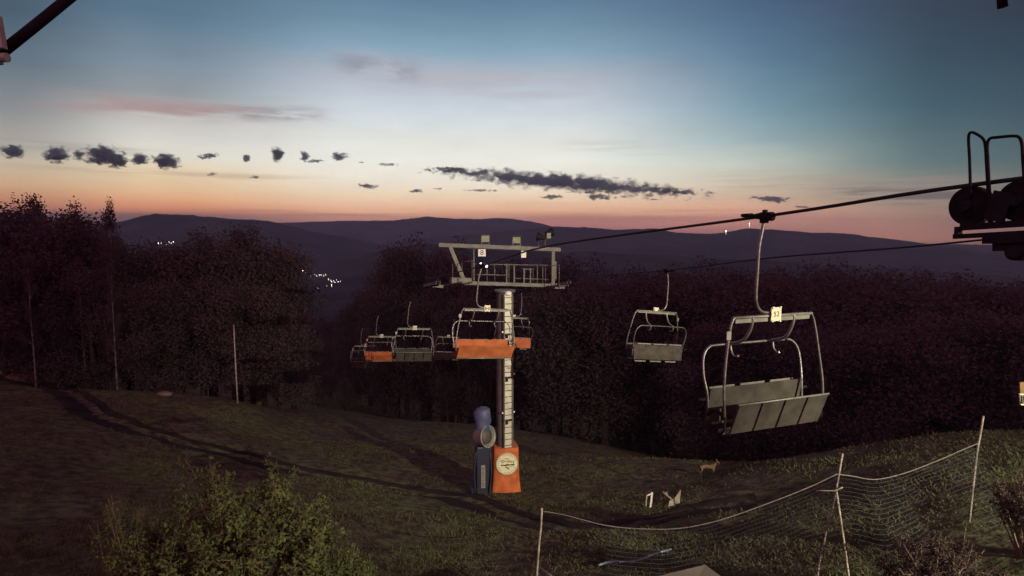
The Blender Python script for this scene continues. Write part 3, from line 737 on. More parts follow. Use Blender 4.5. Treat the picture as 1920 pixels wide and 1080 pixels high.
spanL = [((1016, 958), 13.4), ((1060, 966), 13.3), ((1130, 984), 13.1), ((1190, 991), 13.0), ((1270, 991), 12.8), ((1350, 975), 12.6), ((1450, 940), 12.4), ((1520, 912), 12.3), ((1569, 889), 12.2)]
spanR = [((1569, 889), 12.2), ((1600, 893), 12.4), ((1640, 899), 12.7), ((1690, 889), 13.1), ((1750, 867), 13.5), ((1815, 839), 13.9), ((1833, 832), 14.0)]
net = thing('safety_net', 'sagging blue-grey safety net strung between the stakes at bottom right', 'net', (5, 12.5, h1(5, 12.5)))
o_ = Vector(net.location)
k = MB()
for sp_ in (spanL, spanR):
    k.tube([at(*p, Y) - o_ for p, Y in sp_], .012, 6, smooth=6)
k.build('net_rope', M['netrope'], net)
top = []
for sp_ in (spanL[2:], spanR):
    c_ = catmull([at(*p, Y) for p, Y in sp_], 22); top += c_ if not top else c_[1:]
# resample evenly
L = [0]
for a_, b_ in zip(top, top[1:]): L.append(L[-1] + (b_ - a_).length)
NU = int(L[-1] / .075); NV = 19
P = np.array([[q[i] for q in top] for i in range(3)]).T
s_ = np.linspace(0, L[-1], NU); TP = np.stack([np.interp(s_, L, P[:, i]) for i in range(3)], 1)
grid = np.zeros((NV, NU, 3))
for j in range(NV):
    t = j / (NV - 1); drop = 1.25 * t
    wob = .10 * np.sin(s_ * 2.1 + t * 2) * t + .06 * np.sin(s_ * 5.3 + 1) * t
    grid[j, :, 0] = TP[:, 0] + .06 * t * np.sin(s_ * 3)
    grid[j, :, 1] = TP[:, 1] - (.55 * t + .5 * t * t) - wob
    grid[j, :, 2] = TP[:, 2] - drop * (1 + .08 * np.sin(s_ * 1.4))
    gz = H(grid[j, :, 0], grid[j, :, 1]) + .06 + .04 * np.sin(s_ * 7 + j)
    grid[j, :, 2] = np.maximum(grid[j, :, 2], gz)
k = MB()
for j in range(NV): k.tube([Vector(q) - o_ for q in grid[j]], .0052, 3, caps=False)
for i in range(0, NU): k.tube([Vector(grid[j, i]) - o_ for j in range(NV)], .0018, 3, caps=False)
k.build('mesh', M['net'], net)

# ------------------------------------------------------------------ small things on the grass
def wp(px, py, dz=0.0): p = hit(px, py); p.z += dz; return p
pa, pb = wp(1122, 1068), wp(1258, 1038)
k = MB(); k.tube([Vector((*(pa.lerp(pb, t)).xy, 0)) + Vector((0, 0, h1(*(pa.lerp(pb, t)).xy) + .11 + .03 * math.sin(9 * t))) for t in np.linspace(0, 1, 9)], .028, 10, smooth=3)
hs = k.build('hose', M['hose']); tag(hs, 'pale blue hose lying in the grass at the foot of the net', 'hose')

# pale grey board lying close under the camera
bp_ = at(1320, 1092, 9.6); k = MB()
k.quadslab([at(1200, 1092, 9.5), at(1322, 1062, 10.0), at(1352, 1084, 9.5), at(1280, 1140, 8.7)], .06)
bt = at(1285, 1092, 9.5); k.bar(bt - Vector((0, 0, .04)), Vector((bt.x, bt.y, h1(bt.x, bt.y) - .1)), .3, .3)
bd = k.build('hut_top', M['board']); tag(bd, 'corner of a pale grey flat cover at the bottom edge, below the net', 'cover')

# objects lit in the grass
q = wp(1219, 951)
t = thing('bent_board', 'bright white bent board standing upright in the lit grass', 'board', q)
k = MB(); k.bar((0, 0, -.1), (.07, 0, .62), .07, .04, bev=.006); k.bar((.08, 0, .60), (-.12, .05, .46), .06, .05, bev=.006); k.build('upright', M['white'], t)
k = MB(); k.bar((-.14, .03, .48), (-.18, 0, -.12), .05, .03); k.build('strut', M['woodpale'], t)
q = wp(1250, 951)
t = thing('torn_sheet', 'torn pale sheet and stick propped beside the white bent board', 'debris', q)
k = MB(); k.quadslab([(.10, 0, -.05), (.50, -.05, .12), (.56, .02, .72), (.30, .02, .34)], .025); k.quadslab([(.02, -.05, -.06), (.30, -.08, .0), (.34, .02, .36), (.12, .02, .26)], .025); k.build('sheet', M['stone'], t)
k = MB(); k.tube([(-.16, 0, .62), (.0, .02, .48), (.26, .03, .26)], .045, 6); k.tube([(-.02, 0, .64), (.02, .02, .45)], .03, 6); k.build('stick', M['wood'], t)

# roe deer (skinned skeleton, one mesh)
q = wp(1326, 893)
def deer(loc, rz_, sc, label):
    V = [(0, 0, .62), (.18, 0, .63), (.36, 0, .64), (-.2, 0, .62), (-.38, 0, .63), (.46, 0, .80), (.52, -.02, .95), (.58, -.08, 1.02), (.66, -.18, .97), (.70, -.26, .94), (-.46, 0, .60),
         (.34, .09, .42), (.35, .09, .24), (.34, .09, .04), (.35, -.09, .42), (.40, -.09, .23), (.36, -.09, .04),
         (-.33, .10, .44), (-.46, .10, .28), (-.42, .10, .04), (-.32, -.10, .44), (-.40, -.10, .29), (-.35, -.10, .04),
         (.55, .06, 1.06), (.53, .12, 1.14), (.54, -.10, 1.08), (.50, -.16, 1.16), (.37, .09, 0), (.39, -.09, 0), (-.39, .10, 0), (-.32, -.1, 0)]
    E = [(0, 1), (1, 2), (0, 3), (3, 4), (2, 5), (5, 6), (6, 7), (7, 8), (8, 9), (4, 10), (2, 11), (11, 12), (12, 13), (2, 14), (14, 15), (15, 16), (4, 17), (17, 18), (18, 19), (4, 20), (20, 21), (21, 22), (7, 23), (23, 24), (7, 25), (25, 26), (13, 27), (16, 28), (19, 29), (22, 30)]
    rad = [.155, .165, .15, .15, .14, .085, .065, .075, .05, .035, .05, .06, .028, .02, .06, .028, .02, .07, .028, .02, .07, .028, .02, .03, .02, .03, .02, .024, .024, .024, .024]
    me = bpy.data.meshes.new('deer'); me.from_pydata([tuple(c * sc for c in v) for v in V], E, [])
    o = link('roe_deer', me, M['deer']); sk = o.modifiers.new('skin', 'SKIN'); sk.use_smooth_shade = True
    for i, d in enumerate(me.skin_vertices[0].data): d.radius = (rad[i] * sc * .85, rad[i] * sc * .85); d.use_root = (i == 0)
    su = o.modifiers.new('sub', 'SUBSURF'); su.levels = 2; su.render_levels = 2
    o.location = loc; o.rotation_euler = (0, 0, rz_)
    return tag(o, label, 'deer')
deer(q, R(-12), .80, 'small brown roe deer standing in the grass beyond the white board')

# slim pole on the meadow
pt, pbm = at(438, 607, 45), at(446, 762, 45); gz = h1(pbm.x, pbm.y)
po = thing('slope_pole', 'slim pale pole standing alone on the dark meadow, at left', 'pole', (pbm.x, pbm.y, gz))
k = MB(); k.tube([(0, 0, -.3), (-.05, 0, (pt.z - gz) * .5), (pt.x - pbm.x, 0, pt.z - gz)], [.06, .055, .04], 8); k.build('shaft', M['stone'], po)
k = MB(); k.box((pt.x - pbm.x, 0, pt.z - gz + .05), (.2, .2, .25), None, .03); k.build('cap', M['dark'], po)
# low heap near the left wood
q = at(57, 700, 58); q.z = h1(q.x, q.y)
k = MB()
for i, dx in enumerate((-1.5, -.7, 0, .8, 1.6)): k.blob((dx, random.uniform(-.2, .2), .42), .85, (1.0, .7, .75 - .06 * abs(dx)), .12, 3, i)
hp = k.build('straw_heap', M['heap']); hp.location = q; tag(hp, 'low long brown heap at the left edge of the meadow', 'heap')
q = wp(309, 742); k = MB(); k.blob((0, 0, .1), .5, (1.1, .7, .45), .12, 3, 5); s_o = k.build('stone', M['heap']); s_o.location = q; tag(s_o, 'small brown stone on the meadow, between the heap and the pole', 'stone')
# plate at the right edge
sgp = thing('roadside_sign', 'pale lit sign with a brown upper panel, cut by the right edge of the frame', 'sign', at(1925, 815, 14.5))
o_ = Vector(sgp.location); o_.z = h1(o_.x, o_.y); sgp.location = o_
k = MB(); k.quadslab([at(1911, 738, 14.5) - o_, at(1913, 759, 14.5) - o_, at(1975, 766, 14.5) - o_, at(1975, 736, 14.5) - o_], .04); k.build('plate', M['numplate'], sgp)
k = MB(); k.quadslab([at(1911, 717, 14.51) - o_, at(1912, 737, 14.51) - o_, at(1975, 735, 14.51) - o_, at(1975, 712, 14.51) - o_], .04); k.build('upper_panel', M['brownpanel'], sgp)
k = MB(); k.bar(at(1914.6, 741, 14.45) - o_, at(1915.4, 757, 14.45) - o_, .02, .02); k.bar(at(1919.6, 741, 14.45) - o_, at(1920, 757, 14.45) - o_, .02, .02); k.build('frame', M['dark'], sgp)
k = MB(); k.tube([at(1950, 712, 14.55) - o_, Vector((at(1950, 760, 14.55) - o_).xy.to_3d()) + Vector((0, 0, -.4))], .04, 8); k.build('post', M['wood'], sgp)

# ------------------------------------------------------------------ shrubs
def shrub(label, name, base, rad, height, nst, nleaf, lsize, lm, shape=1.0, lean=(0, 0), wild=.25):
    t = thing(name, label, 'shrub', base)
    st = MB(); cs = []
    for i in range(nst):
        a = random.uniform(0, 6.28); rr_ = rad * math.sqrt(random.random()) ; hh = height * (1 - .45 * (rr_ / rad) ** 2 * shape) * random.uniform(.72, 1.0 + (wild * 2.2 if i % 9 == 0 else wild * .7))
        tip = Vector((math.cos(a) * rr_ + lean[0] * hh, math.sin(a) * rr_ + lean[1] * hh, hh))
        b0 = Vector((tip.x * .22, tip.y * .22, 0)); md = b0.lerp(tip, .55) + Vector((random.uniform(-.12, .12), random.uniform(-.12, .12), .05)) * rad
        path = catmull([b0, md, tip], 6); st.tube(path, [.022, .012, .004], 5)
        for j in range(5):
            f = random.uniform(.35, 1) ** .6 * .97; k_ = path[int(f * (len(path) - 1))]
            e_ = k_ + Vector((random.gauss(0, 1), random.gauss(0, 1), random.uniform(-.1, 1.2))).normalized() * random.uniform(.15, .45) * rad * .5
            st.tube([k_, k_.lerp(e_, .5) + Vector((0, 0, .02)), e_], [.008, .003], 4)
            for _ in range(7): cs.append(k_.lerp(e_, random.uniform(.2, 1.05)))
        for _ in range(14): cs.append(path[int(random.uniform(.3, 1) ** .6 * (len(path) - 1))])
    cs = np.array([tuple(c) for c in cs])
    idx = rng.integers(0, len(cs), nleaf)
    pos = cs[idx] + rng.normal(scale=.05, size=(nleaf, 3))
    sz = lsize * rng.uniform(.5, 1.3, nleaf)
    st.build('stems', M['stem'], t)
    link('foliage', quads_mesh('foliage', leaf_quads(pos, sz, .5, .2), 4), lm, t)
    return t
def gb(px, py, Y): p = at(px, py, Y); return Vector((p.x, p.y, h1(p.x, p.y) - .05))
b = gb(436, 1050, 9.6)
tp = at(440, 905, 9.6).z
shrub('large leafy shrub with yellow-green tips, bottom left of the picture', 'shrub', b, 1.72, tp - b.z - .05, 125, 22000, .088, M['bush'], .9, (0, 0), .16)
b = gb(255, 1080, 9.2); shrub('sparse twiggy shrub at the left side of the large leafy shrub', 'shrub', b, .75, at(250, 960, 9.2).z - b.z, 34, 3600, .06, M['bush'], .8, (-.06, 0), .3)
b = gb(622, 1080, 9.8); shrub('low bright green shrub at the right foot of the large leafy shrub', 'shrub', b, .72, at(640, 1040, 9.8).z - b.z, 60, 10000, .05, M['bushg'], .5, (0, 0), .12)
b = gb(1760, 1090, 9.8); shrub('dark brown shrub behind the lower edge of the net, bottom right', 'shrub', b, .95, at(1740, 1010, 9.8).z - b.z, 70, 12000, .05, M['brownbush'], .6, (0, 0), .12)
b = gb(1935, 960, 11.5); shrub('dark brown shrub growing at the right edge of the frame', 'shrub', b, .8, at(1915, 890, 11.5).z - b.z, 60, 9000, .05, M['brownbush'], .6, (0, 0), .15)

# ------------------------------------------------------------------ grass (stuff)
n = 230000
yy = 8.5 + 34 * rng.random(n) ** 1.5; xx = (rng.random(n) * 2 - 1) * (yy * .9 + 2)
zz = H(xx, yy); td = track_d(xx, yy)
keep = (td > .8 + .5 * rng.random(n)) & (vnoise(xx * .5, yy * .5, 5) + .35 > rng.random(n) * .75)
xx, yy, zz = xx[keep], yy[keep], zz[keep]; n = len(xx)
hh = rng.uniform(.03, .10, n) * (1 + 1.6 * np.clip(vnoise(xx * .35, yy * .35, 8), 0, 1)); a = rng.uniform(0, 6.28, n); w = .010 + .0008 * yy; lean = rng.normal(scale=.9, size=(n, 2)) * hh[:, None]
v = np.empty((n, 3, 3))
v[:, 0] = np.stack([xx - np.cos(a) * w, yy - np.sin(a) * w, zz - .02], 1); v[:, 1] = np.stack([xx + np.cos(a) * w, yy + np.sin(a) * w, zz - .02], 1)
v[:, 2] = np.stack([xx + lean[:, 0], yy + lean[:, 1], zz + hh], 1)
tag(link('grass', quads_mesh('grass', v.reshape(-1, 3), 3), M['grass']), 'rough tufted grass covering the near slope', 'grass', kind='stuff')

# ------------------------------------------------------------------ trees
def crown_mesh(name, clumps, nleaf, size, inner=.25):
    pos = []; tot = sum(r[0] * r[1] * r[2] for _, r in clumps)
    for c_, r_ in clumps:
        m_ = max(20, int(nleaf * r_[0] * r_[1] * r_[2] / tot))
        d = rng.normal(size=(m_, 3)); d /= np.linalg.norm(d, axis=1)[:, None]
        rad = (inner + (1 - inner) * rng.random(m_) ** .45) * (1 + .18 * rng.normal(size=m_))
        pos.append(np.array(c_) + d * rad[:, None] * np.array(r_))
    pos = np.vstack(pos)
    return quads_mesh(name, leaf_quads(pos, size * rng.uniform(.5, 1.4, len(pos)), .75), 4)
def make_tree(kind, seed):
    rnd = random.Random(seed)
    root = thing({'broad': 'broadleaf_tree', 'birch': 'birch_tree', 'slim': 'slender_tree', 'fir': 'fir_tree'}[kind], '', 'tree')
    tr = MB(); cl = []
    if kind == 'broad':
        h = 12.0; tr.tube([(0, 0, -.8), (.1, 0, 2), (-.1, .1, 5), (.1, 0, 9.5)], [.30, .22, .15, .05], 8, smooth=4)
        for i in range(15):
            a = rnd.uniform(0, 6.28); z_ = rnd.uniform(2.5, 8.5); L_ = rnd.uniform(1.8, 3.6) * (1 - abs(z_ - 5) / 9)
            e_ = Vector((math.cos(a) * L_, math.sin(a) * L_, z_ + rnd.uniform(.6, 1.8))); tr.tube([(0, 0, z_ - .6), (e_.x * .5, e_.y * .5, z_ + .2), e_], [.10, .06, .02], 5, smooth=3)
            r_ = rnd.uniform(.85, 1.55); cl.append((tuple(e_), (r_, r_, r_ * rnd.uniform(.7, 1.0))))
        for i in range(7): cl.append(((rnd.uniform(-1.2, 1.2), rnd.uniform(-1.2, 1.2), rnd.uniform(8.2, 10.6)), (rnd.uniform(.7, 1.3),) * 2 + (rnd.uniform(.6, 1.2),)))
        for i in range(8): a = rnd.uniform(0, 6.28); cl.append(((math.cos(a) * 2.0, math.sin(a) * 2.0, rnd.uniform(1.4, 4)), (1.2, 1.2, 1.1)))
        for i in range(12): a = rnd.uniform(0, 6.28); q_ = rnd.uniform(.6, 1); cl.append(((math.cos(a) * 3.1 * q_, math.sin(a) * 3.1 * q_, 5.8 + 4.6 * math.sqrt(1 - (q_ * .95) ** 2)), (.45, .45, .5)))
        nl, sz = 15000, .155
    elif kind == 'birch':
        tr.tube([(0, 0, -.8), (.05, 0, 3), (-.06, .05, 7), (.06, 0, 10.0)], [.15, .12, .08, .02], 8, smooth=4)
        for i in range(26):
            z_ = rnd.uniform(4.0, 11.4); a = rnd.uniform(0, 6.28); L_ = (.12 + 1.75 * (11.8 - z_) / 7.8) * rnd.uniform(.35, 1)
            L_ = max(.2, L_); e_ = Vector((math.cos(a) * L_, math.sin(a) * L_, z_ + .35)); tr.tube([(0, 0, z_ - .5), (e_.x * .6, e_.y * .6, z_ + .1), e_], [.035, .02, .008], 4)
            cl.append((tuple(e_), (.42, .42, .6)))
        nl, sz = 4200, .13
    elif kind == 'slim':
        tr.tube([(0, 0, -.8), (.04, 0, 4), (0, .05, 8), (.02, 0, 10.6)], [.2, .15, .1, .02], 8, smooth=4)
        for i in range(30):
            z_ = rnd.uniform(2.2, 12.2); a = rnd.uniform(0, 6.28); L_ = rnd.uniform(.3, 1.0) * (1.9 - 1.4 * abs(z_ - 5.5) / 6.7)
            cl.append(((math.cos(a) * L_, math.sin(a) * L_, z_), (.62, .62, .95)))
            tr.tube([(0, 0, z_ - .5), (math.cos(a) * L_, math.sin(a) * L_, z_ + .1)], [.04, .012], 4)
        nl, sz = 7500, .15
    else:
        tr.tube([(0, 0, -.8), (0, 0, 12.5)], [.2, .02], 8)
        for k_ in range(24):
            z_ = 1.6 + k_ * .46; rad = (12.8 - z_) * .20 + .1
            for j in range(6):
                a = rnd.uniform(0, 6.28); cl.append(((math.cos(a) * rad * .7, math.sin(a) * rad * .7, z_ - rad * .15), (rad * .45, rad * .45, .22)))
        nl, sz = 3200, .26
    tr.build('trunk', M['birch'] if kind == 'birch' else M['bark'], root)
    lo = 'leaf2' if kind in ('birch', 'slim') else 'leaf'
    link('crown', crown_mesh('crown', cl, nl, sz), M[lo], root)
    cz = np.array([v.co.z for v in root.children[-1].data.vertices]) if root.children[-1].name.startswith('crown') else np.array([v.co.z for v in root.children[0].data.vertices])
    return root, float(np.percentile(cz, 99.3))
protos = {}
for kind, seeds in (('broad', (1, 2, 3)), ('birch', (4, 5)), ('slim', (6, 7)), ('fir', (8,))): protos[kind] = [make_tree(kind, s) + (0,) for s in seeds]
used = set()
def tree(kind, px, Y, ytop, label, group, i=None, wide=1.0):
    i = random.randrange(len(protos[kind])) if i is None else i
    src, ht, _ = protos[kind][i]
    p = at(px, 500, Y); gz = h1(p.x, p.y) if math.hypot(p.x, p.y) < 125 else float(max(hills_z(np.array([math.atan2(p.x, p.y)]), np.array([math.hypot(p.x, p.y)]))[0], h1(p.x, p.y) if math.hypot(p.x, p.y) < 180 else -1e9))
    top_ = at(px, ytop, Y).z; s = (top_ - gz) / ht
    if (kind, i) in used: o = copy_tree(src)
    else: o = src; used.add((kind, i))
    o.location = (p.x, p.y, gz); o.scale = (s * wide, s * wide, s); o.rotation_euler = (0, 0, random.uniform(0, 6.28))
    o['label'] = label; o['category'] = 'tree'; o['group'] = group
    return o
GL = 'trees of the left wood'
for kd, px, Y, yt, lab, w_ in [
    ('broad', -60, 64, 372, 'dark tree in the left wood cut by the left edge of the frame', 1.2),
    ('broad', 20, 66, 388, 'round dark tree at the far left of the left wood', 1.1),
    ('slim', 62, 68, 362, 'thin feathery treetop rising highest above the left wood', .8),
    ('broad', 72, 64, 380, 'bushy dark tree under the highest feathery treetop of the left wood', 1.15),
    ('broad', 112, 66, 392, 'dark tree of the left wood just right of its highest treetop', 1.0),
    ('slim', 143, 63, 378, 'pointed dark treetop in the left wood, between its highest top and the lone birch', .9),
    ('broad', 130, 61, 402, 'broad low tree below the pointed top of the left wood', 1.1),
    ('broad', 176, 62, 424, 'low dark tree directly left of the lone birch', .85),
    ('birch', 210, 57, 374, 'lone slender birch standing above the skyline at the right end of the left wood', .62),
    ('broad', 232, 60, 452, 'low round tree at the right foot of the lone birch', .9),
    ('broad', 278, 62, 468, 'low dark tree under the cluster of hillside lights', .9),
    ('broad', 330, 60, 462, 'low dark tree between the hillside lights and the domed clump', .9),
    ('broad', 390, 58, 444, 'left shoulder tree of the domed clump in front of the hills', .95),
    ('slim', 385, 60, 436, 'small spiky treetop on the left shoulder of the domed clump', .7),
    ('slim', 466, 60, 424, 'tallest pointed treetop of the domed clump in front of the hills', 1.0),
    ('broad', 440, 59, 440, 'dense dark tree at the heart of the domed clump', 1.1),
    ('broad', 486, 57, 452, 'right shoulder tree of the domed clump', .95),
    ('broad', 516, 58, 488, 'lower right tree of the domed clump, beside the valley view', .75),
    ('slim', 540, 62, 500, 'outermost tree of the domed clump, next to the valley lights', .55),
]: tree(kd, px, Y, yt + (10 if px < 200 else 5), lab, GL, None, w_)
for px, Y, yt in [(52, 54, 575), (147, 56, 580), (207, 52, 590), (193, 55, 600)]:
    tree('birch', px, Y, yt - 95, {52: 'birch with a pale trunk above the low brown heap', 147: 'birch with a pale trunk left of the pale twin trunks', 207: 'right one of two pale birch trunks standing close together', 193: 'thin left one of two pale birch trunks standing close together'}[px], GL, 1, .6)
for px, Y, yt in [(0, 58, 470), (95, 58, 480), (165, 56, 500), (250, 55, 530), (310, 54, 540), (370, 54, 520), (430, 53, 540), (475, 53, 530), (520, 54, 570), (545, 62, 620)]:
    tree('broad', px, Y, yt, 'small dark tree in the shadowed front edge of the left wood', 'front trees of the left wood', None, 1.1)
GM = 'trees of the clump behind the tower'
for kd, px, Y, yt, lab, w_ in [
    ('broad', 715, 150, 505, 'dark left shoulder tree of the clump behind the tower', .62), ('broad', 760, 152, 466, 'tall round tree crowning the clump left of the tower head', .72),
    ('broad', 800, 148, 461, 'dark tree of the clump right beside the tower head, under its beam end', .72), ('broad', 845, 150, 468, 'dark tree behind the left end of the tower head', .66)]:
    tree(kd, px, Y, yt, lab, GM, None, w_)
for px, Y, yt in [(690, 160, 545), (740, 140, 540), (790, 136, 545), (830, 138, 540), (880, 140, 500), (930, 135, 505), (980, 132, 498), (1030, 128, 494), (1075, 124, 490), (860, 120, 560), (920, 112, 570), (990, 105, 560), (1050, 98, 560)]:
    tree('broad', px, Y, yt, 'dark tree in the wood behind the tower column', 'dark trees behind the tower', None, .85)
for px, Y, yt in [(575, 260, 590), (600, 240, 604), (632, 220, 598), (660, 200, 580), (690, 230, 562), (615, 170, 640), (650, 150, 660), (585, 140, 650), (600, 110, 700), (640, 105, 710)]:
    tree('broad', px, Y, yt, 'low dark tree in the gap leading down to the valley lights', 'trees in the valley gap', None, .9)
GR = 'dark forest behind the chairs on the right'
xs = list(range(1100, 2010, 34))
for i, px in enumerate(xs):
    e_ = np.interp(px, [1100, 1180, 1230, 1300, 1400, 1470, 1540, 1620, 1760, 1850, 2000], [506, 502, 488, 481, 489, 497, 484, 492, 500, 508, 500])
    tree(random.choice(['broad', 'broad', 'broad', 'slim']), px + random.uniform(-8, 8), random.uniform(98, 118), e_ + random.uniform(16, 36) + max(0, px - 1500) * .03, 'tree in the skyline row of the dark forest on the right', GR, None, 1.0)
for i, px in enumerate(range(1085, 2010, 46)):
    tree('broad', px + random.uniform(-10, 10), random.uniform(72, 84), 535 + random.uniform(-14, 20), 'tree in the middle row of the dark forest on the right', 'middle row of the dark forest on the right', None, 1.15)
for i, px in enumerate(range(1330, 2010, 60)):
    tree('broad', px + random.uniform(-12, 12), random.uniform(54, 62), 610 + random.uniform(-25, 30), 'tree in the shadowed front row of the dark forest on the right', 'front row of the dark forest on the right', None, 1.2)
for kind in protos:
    for i, (o, ht, _) in enumerate(protos[kind]):
        if (kind, i) not in used:
            for ch in list(o.children): bpy.data.objects.remove(ch)
            bpy.data.objects.remove(o)

# ------------------------------------------------------------------ far lamps
def hill_hit(px, py):
    d = ray(px, py); hz = math.hypot(d.x, d.y); a_ = math.atan2(d.x, d.y); t_ = np.linspace(300, 11000, 3000)
    z_ = hills_z(np.full(3000, a_), t_); k_ = np.nonzero(d.z / hz * t_ < z_)[0]
    i = k_[0] if len(k_) else 2999
    return Vector((d.x / hz * t_[i], d.y / hz * t_[i], float(z_[i])))
def lamp_mesh(m, nm):
    k = MB(); k.tube([(0, 0, -2), (0, 0, 3.2)], .12, 5); k.blob((0, 0, 3.8), 1.0, (1, 1, .8), 0, 1)
    me = bpy.data.meshes.new(nm); bmesh.ops.recalc_face_normals(k.bm, faces=k.bm.faces[:]); k.bm.to_mesh(me); k.bm.free(); me.materials.append(m); return me
LMW, LMB = lamp_mesh(M['lamp_w'], 'village_lamp'), lamp_mesh(M['lamp_b'], 'village_lamp')
vl = [(568, 511, 1.5), (572, 513, 1), (580, 516, 1), (582, 518, .8), (590, 517, .8), (594, 519, .9), (599, 518, 1), (602, 518, 1.1), (607, 519, .9), (611, 517, 1), (616, 526, 1.2), (620, 528, 1), (622, 531, 1.3), (626, 529, 1), (628, 532, 1), (631, 527, .8), (634, 531, 1.2), (622, 538, 1.5), (596, 541, 1.3), (638, 529, .7), (613, 538, .6)]
for px, py, s in vl:
    p = hill_hit(px, py); o = bpy.data.objects.new('village_lamp', LMW if random.random() < .55 else LMB); C.objects.link(o); o.location = p + Vector((0, 0, 2)); k_ = s * p.length / 2700; o.scale = (k_,) * 3
    tag(o, 'tiny glowing lamp of the village in the valley, left of the tower', 'lamp', 'lamps of the valley village')
for px, py, s in [(297, 459, 1.4), (302, 458, .8), (311, 459, .8), (317, 456, .9), (321, 458, .9), (325, 456, 1.1)]:
    p = hill_hit(px, py); o = bpy.data.objects.new('village_lamp', LMW); C.objects.link(o); o.location = p + Vector((0, 0, 2)); k_ = s * p.length / 2700; o.scale = (k_,) * 3
    tag(o, 'tiny glowing lamp on the left hillside, above the low trees', 'lamp', 'lamps on the left hillside')
for px, py, s, lab in [(1405, 423, 2.4, 'small lamp glowing on the hilltop just left of the near chair hanger'), (1361, 437, 2.2, 'small lamp glowing on the hillside below the near rope, left of the hilltop lamp')]:
    d = ray(px, py); p = d.normalized() * 6000
    p = hill_hit(px, py + 5); p.z = (d.z / math.hypot(d.x, d.y)) * math.hypot(p.x, p.y)
    o = bpy.data.objects.new('hill_lamp', LMW); C.objects.link(o); o.location = p; k_ = s * p.length / 2700; o.scale = (k_,) * 3; tag(o, lab, 'lamp')

# ------------------------------------------------------------------ clouds
def cloud_mat(nm, scale, off, slope, dens, lo=.47, hi=.56):
    m = bpy.data.materials.new(nm); m.use_nodes = True; nt = m.node_tree; nt.nodes.clear(); L_ = nt.links
    vol = nt.nodes.new('ShaderNodeVolumePrincipled'); oo = nt.nodes.new('ShaderNodeOutputMaterial'); L_.new(vol.outputs[0], oo.inputs['Volume'])
    vol.inputs['Color'].default_value = (.42, .98, .86, 1); vol.inputs['Anisotropy'].default_value = 0.0
    ctc = nt.nodes.new('ShaderNodeTexCoord'); ln = nt.nodes.new('ShaderNodeVectorMath'); ln.operation = 'LENGTH'; L_.new(ctc.outputs['Object'], ln.inputs[0])
    geo = nt.nodes.new('ShaderNodeNewGeometry'); mp = nt.nodes.new('ShaderNodeMapping'); mp.inputs['Scale'].default_value = (.7 / scale, .7 / scale, 1.2 / scale); L_.new(geo.outputs['Position'], mp.inputs['Vector'])
    no = nt.nodes.new('ShaderNodeTexNoise'); no.inputs['Scale'].default_value = 1; no.inputs['Detail'].default_value = 7; no.inputs['Roughness'].default_value = .68; L_.new(mp.outputs[0], no.inputs['Vector'])
    m1 = nt.nodes.new('ShaderNodeMath'); m1.operation = 'MULTIPLY_ADD'; L_.new(ln.outputs['Value'], m1.inputs[0]); m1.inputs[1].default_value = -slope; m1.inputs[2].default_value = off
    m2 = nt.nodes.new('ShaderNodeMath'); m2.operation = 'ADD'; L_.new(no.outputs['Fac'], m2.inputs[0]); L_.new(m1.outputs[0], m2.inputs[1])
    mr = nt.nodes.new('ShaderNodeMapRange'); mr.interpolation_type = 'SMOOTHSTEP'; L_.new(m2.outputs[0], mr.inputs[0])
    mr.inputs[1].default_value = lo; mr.inputs[2].default_value = hi; mr.inputs[3].default_value = 0; mr.inputs[4].default_value = dens
    L_.new(mr.outputs[0], vol.inputs['Density'])
    return m
cmats = [cloud_mat('cloud_vapour_small', 60, .24, .52, .030, .47, .60), cloud_mat('cloud_vapour', 120, .25, .52, .020, .47, .60), cloud_mat('cloud_vapour_bank', 150, .32, .52, .018, .47, .60)]
CY = 14000.0; MPP = CY / F
def cloud(label, px, py, w, h, n=10, slope=0.0, seed=0, flat=.7):
    rnd = random.Random(seed * 13 + 5); k = MB(); k.blob((0, 0, 0), 1.0, (1, 1, 1), .03, 3, seed)
    o = k.build('cloud', cmats[2] if w > 300 else cmats[1] if h > 13 else cmats[0]); o.location = at(px, py, CY)
    o.scale = (w * .5 * 1.42 * MPP, h * .9 * MPP, h * .5 * 1.62 * MPP); o.rotation_euler = (0, math.atan(slope), 0)
    tag(o, label, 'cloud', 'dark clouds above the hills')
    return o
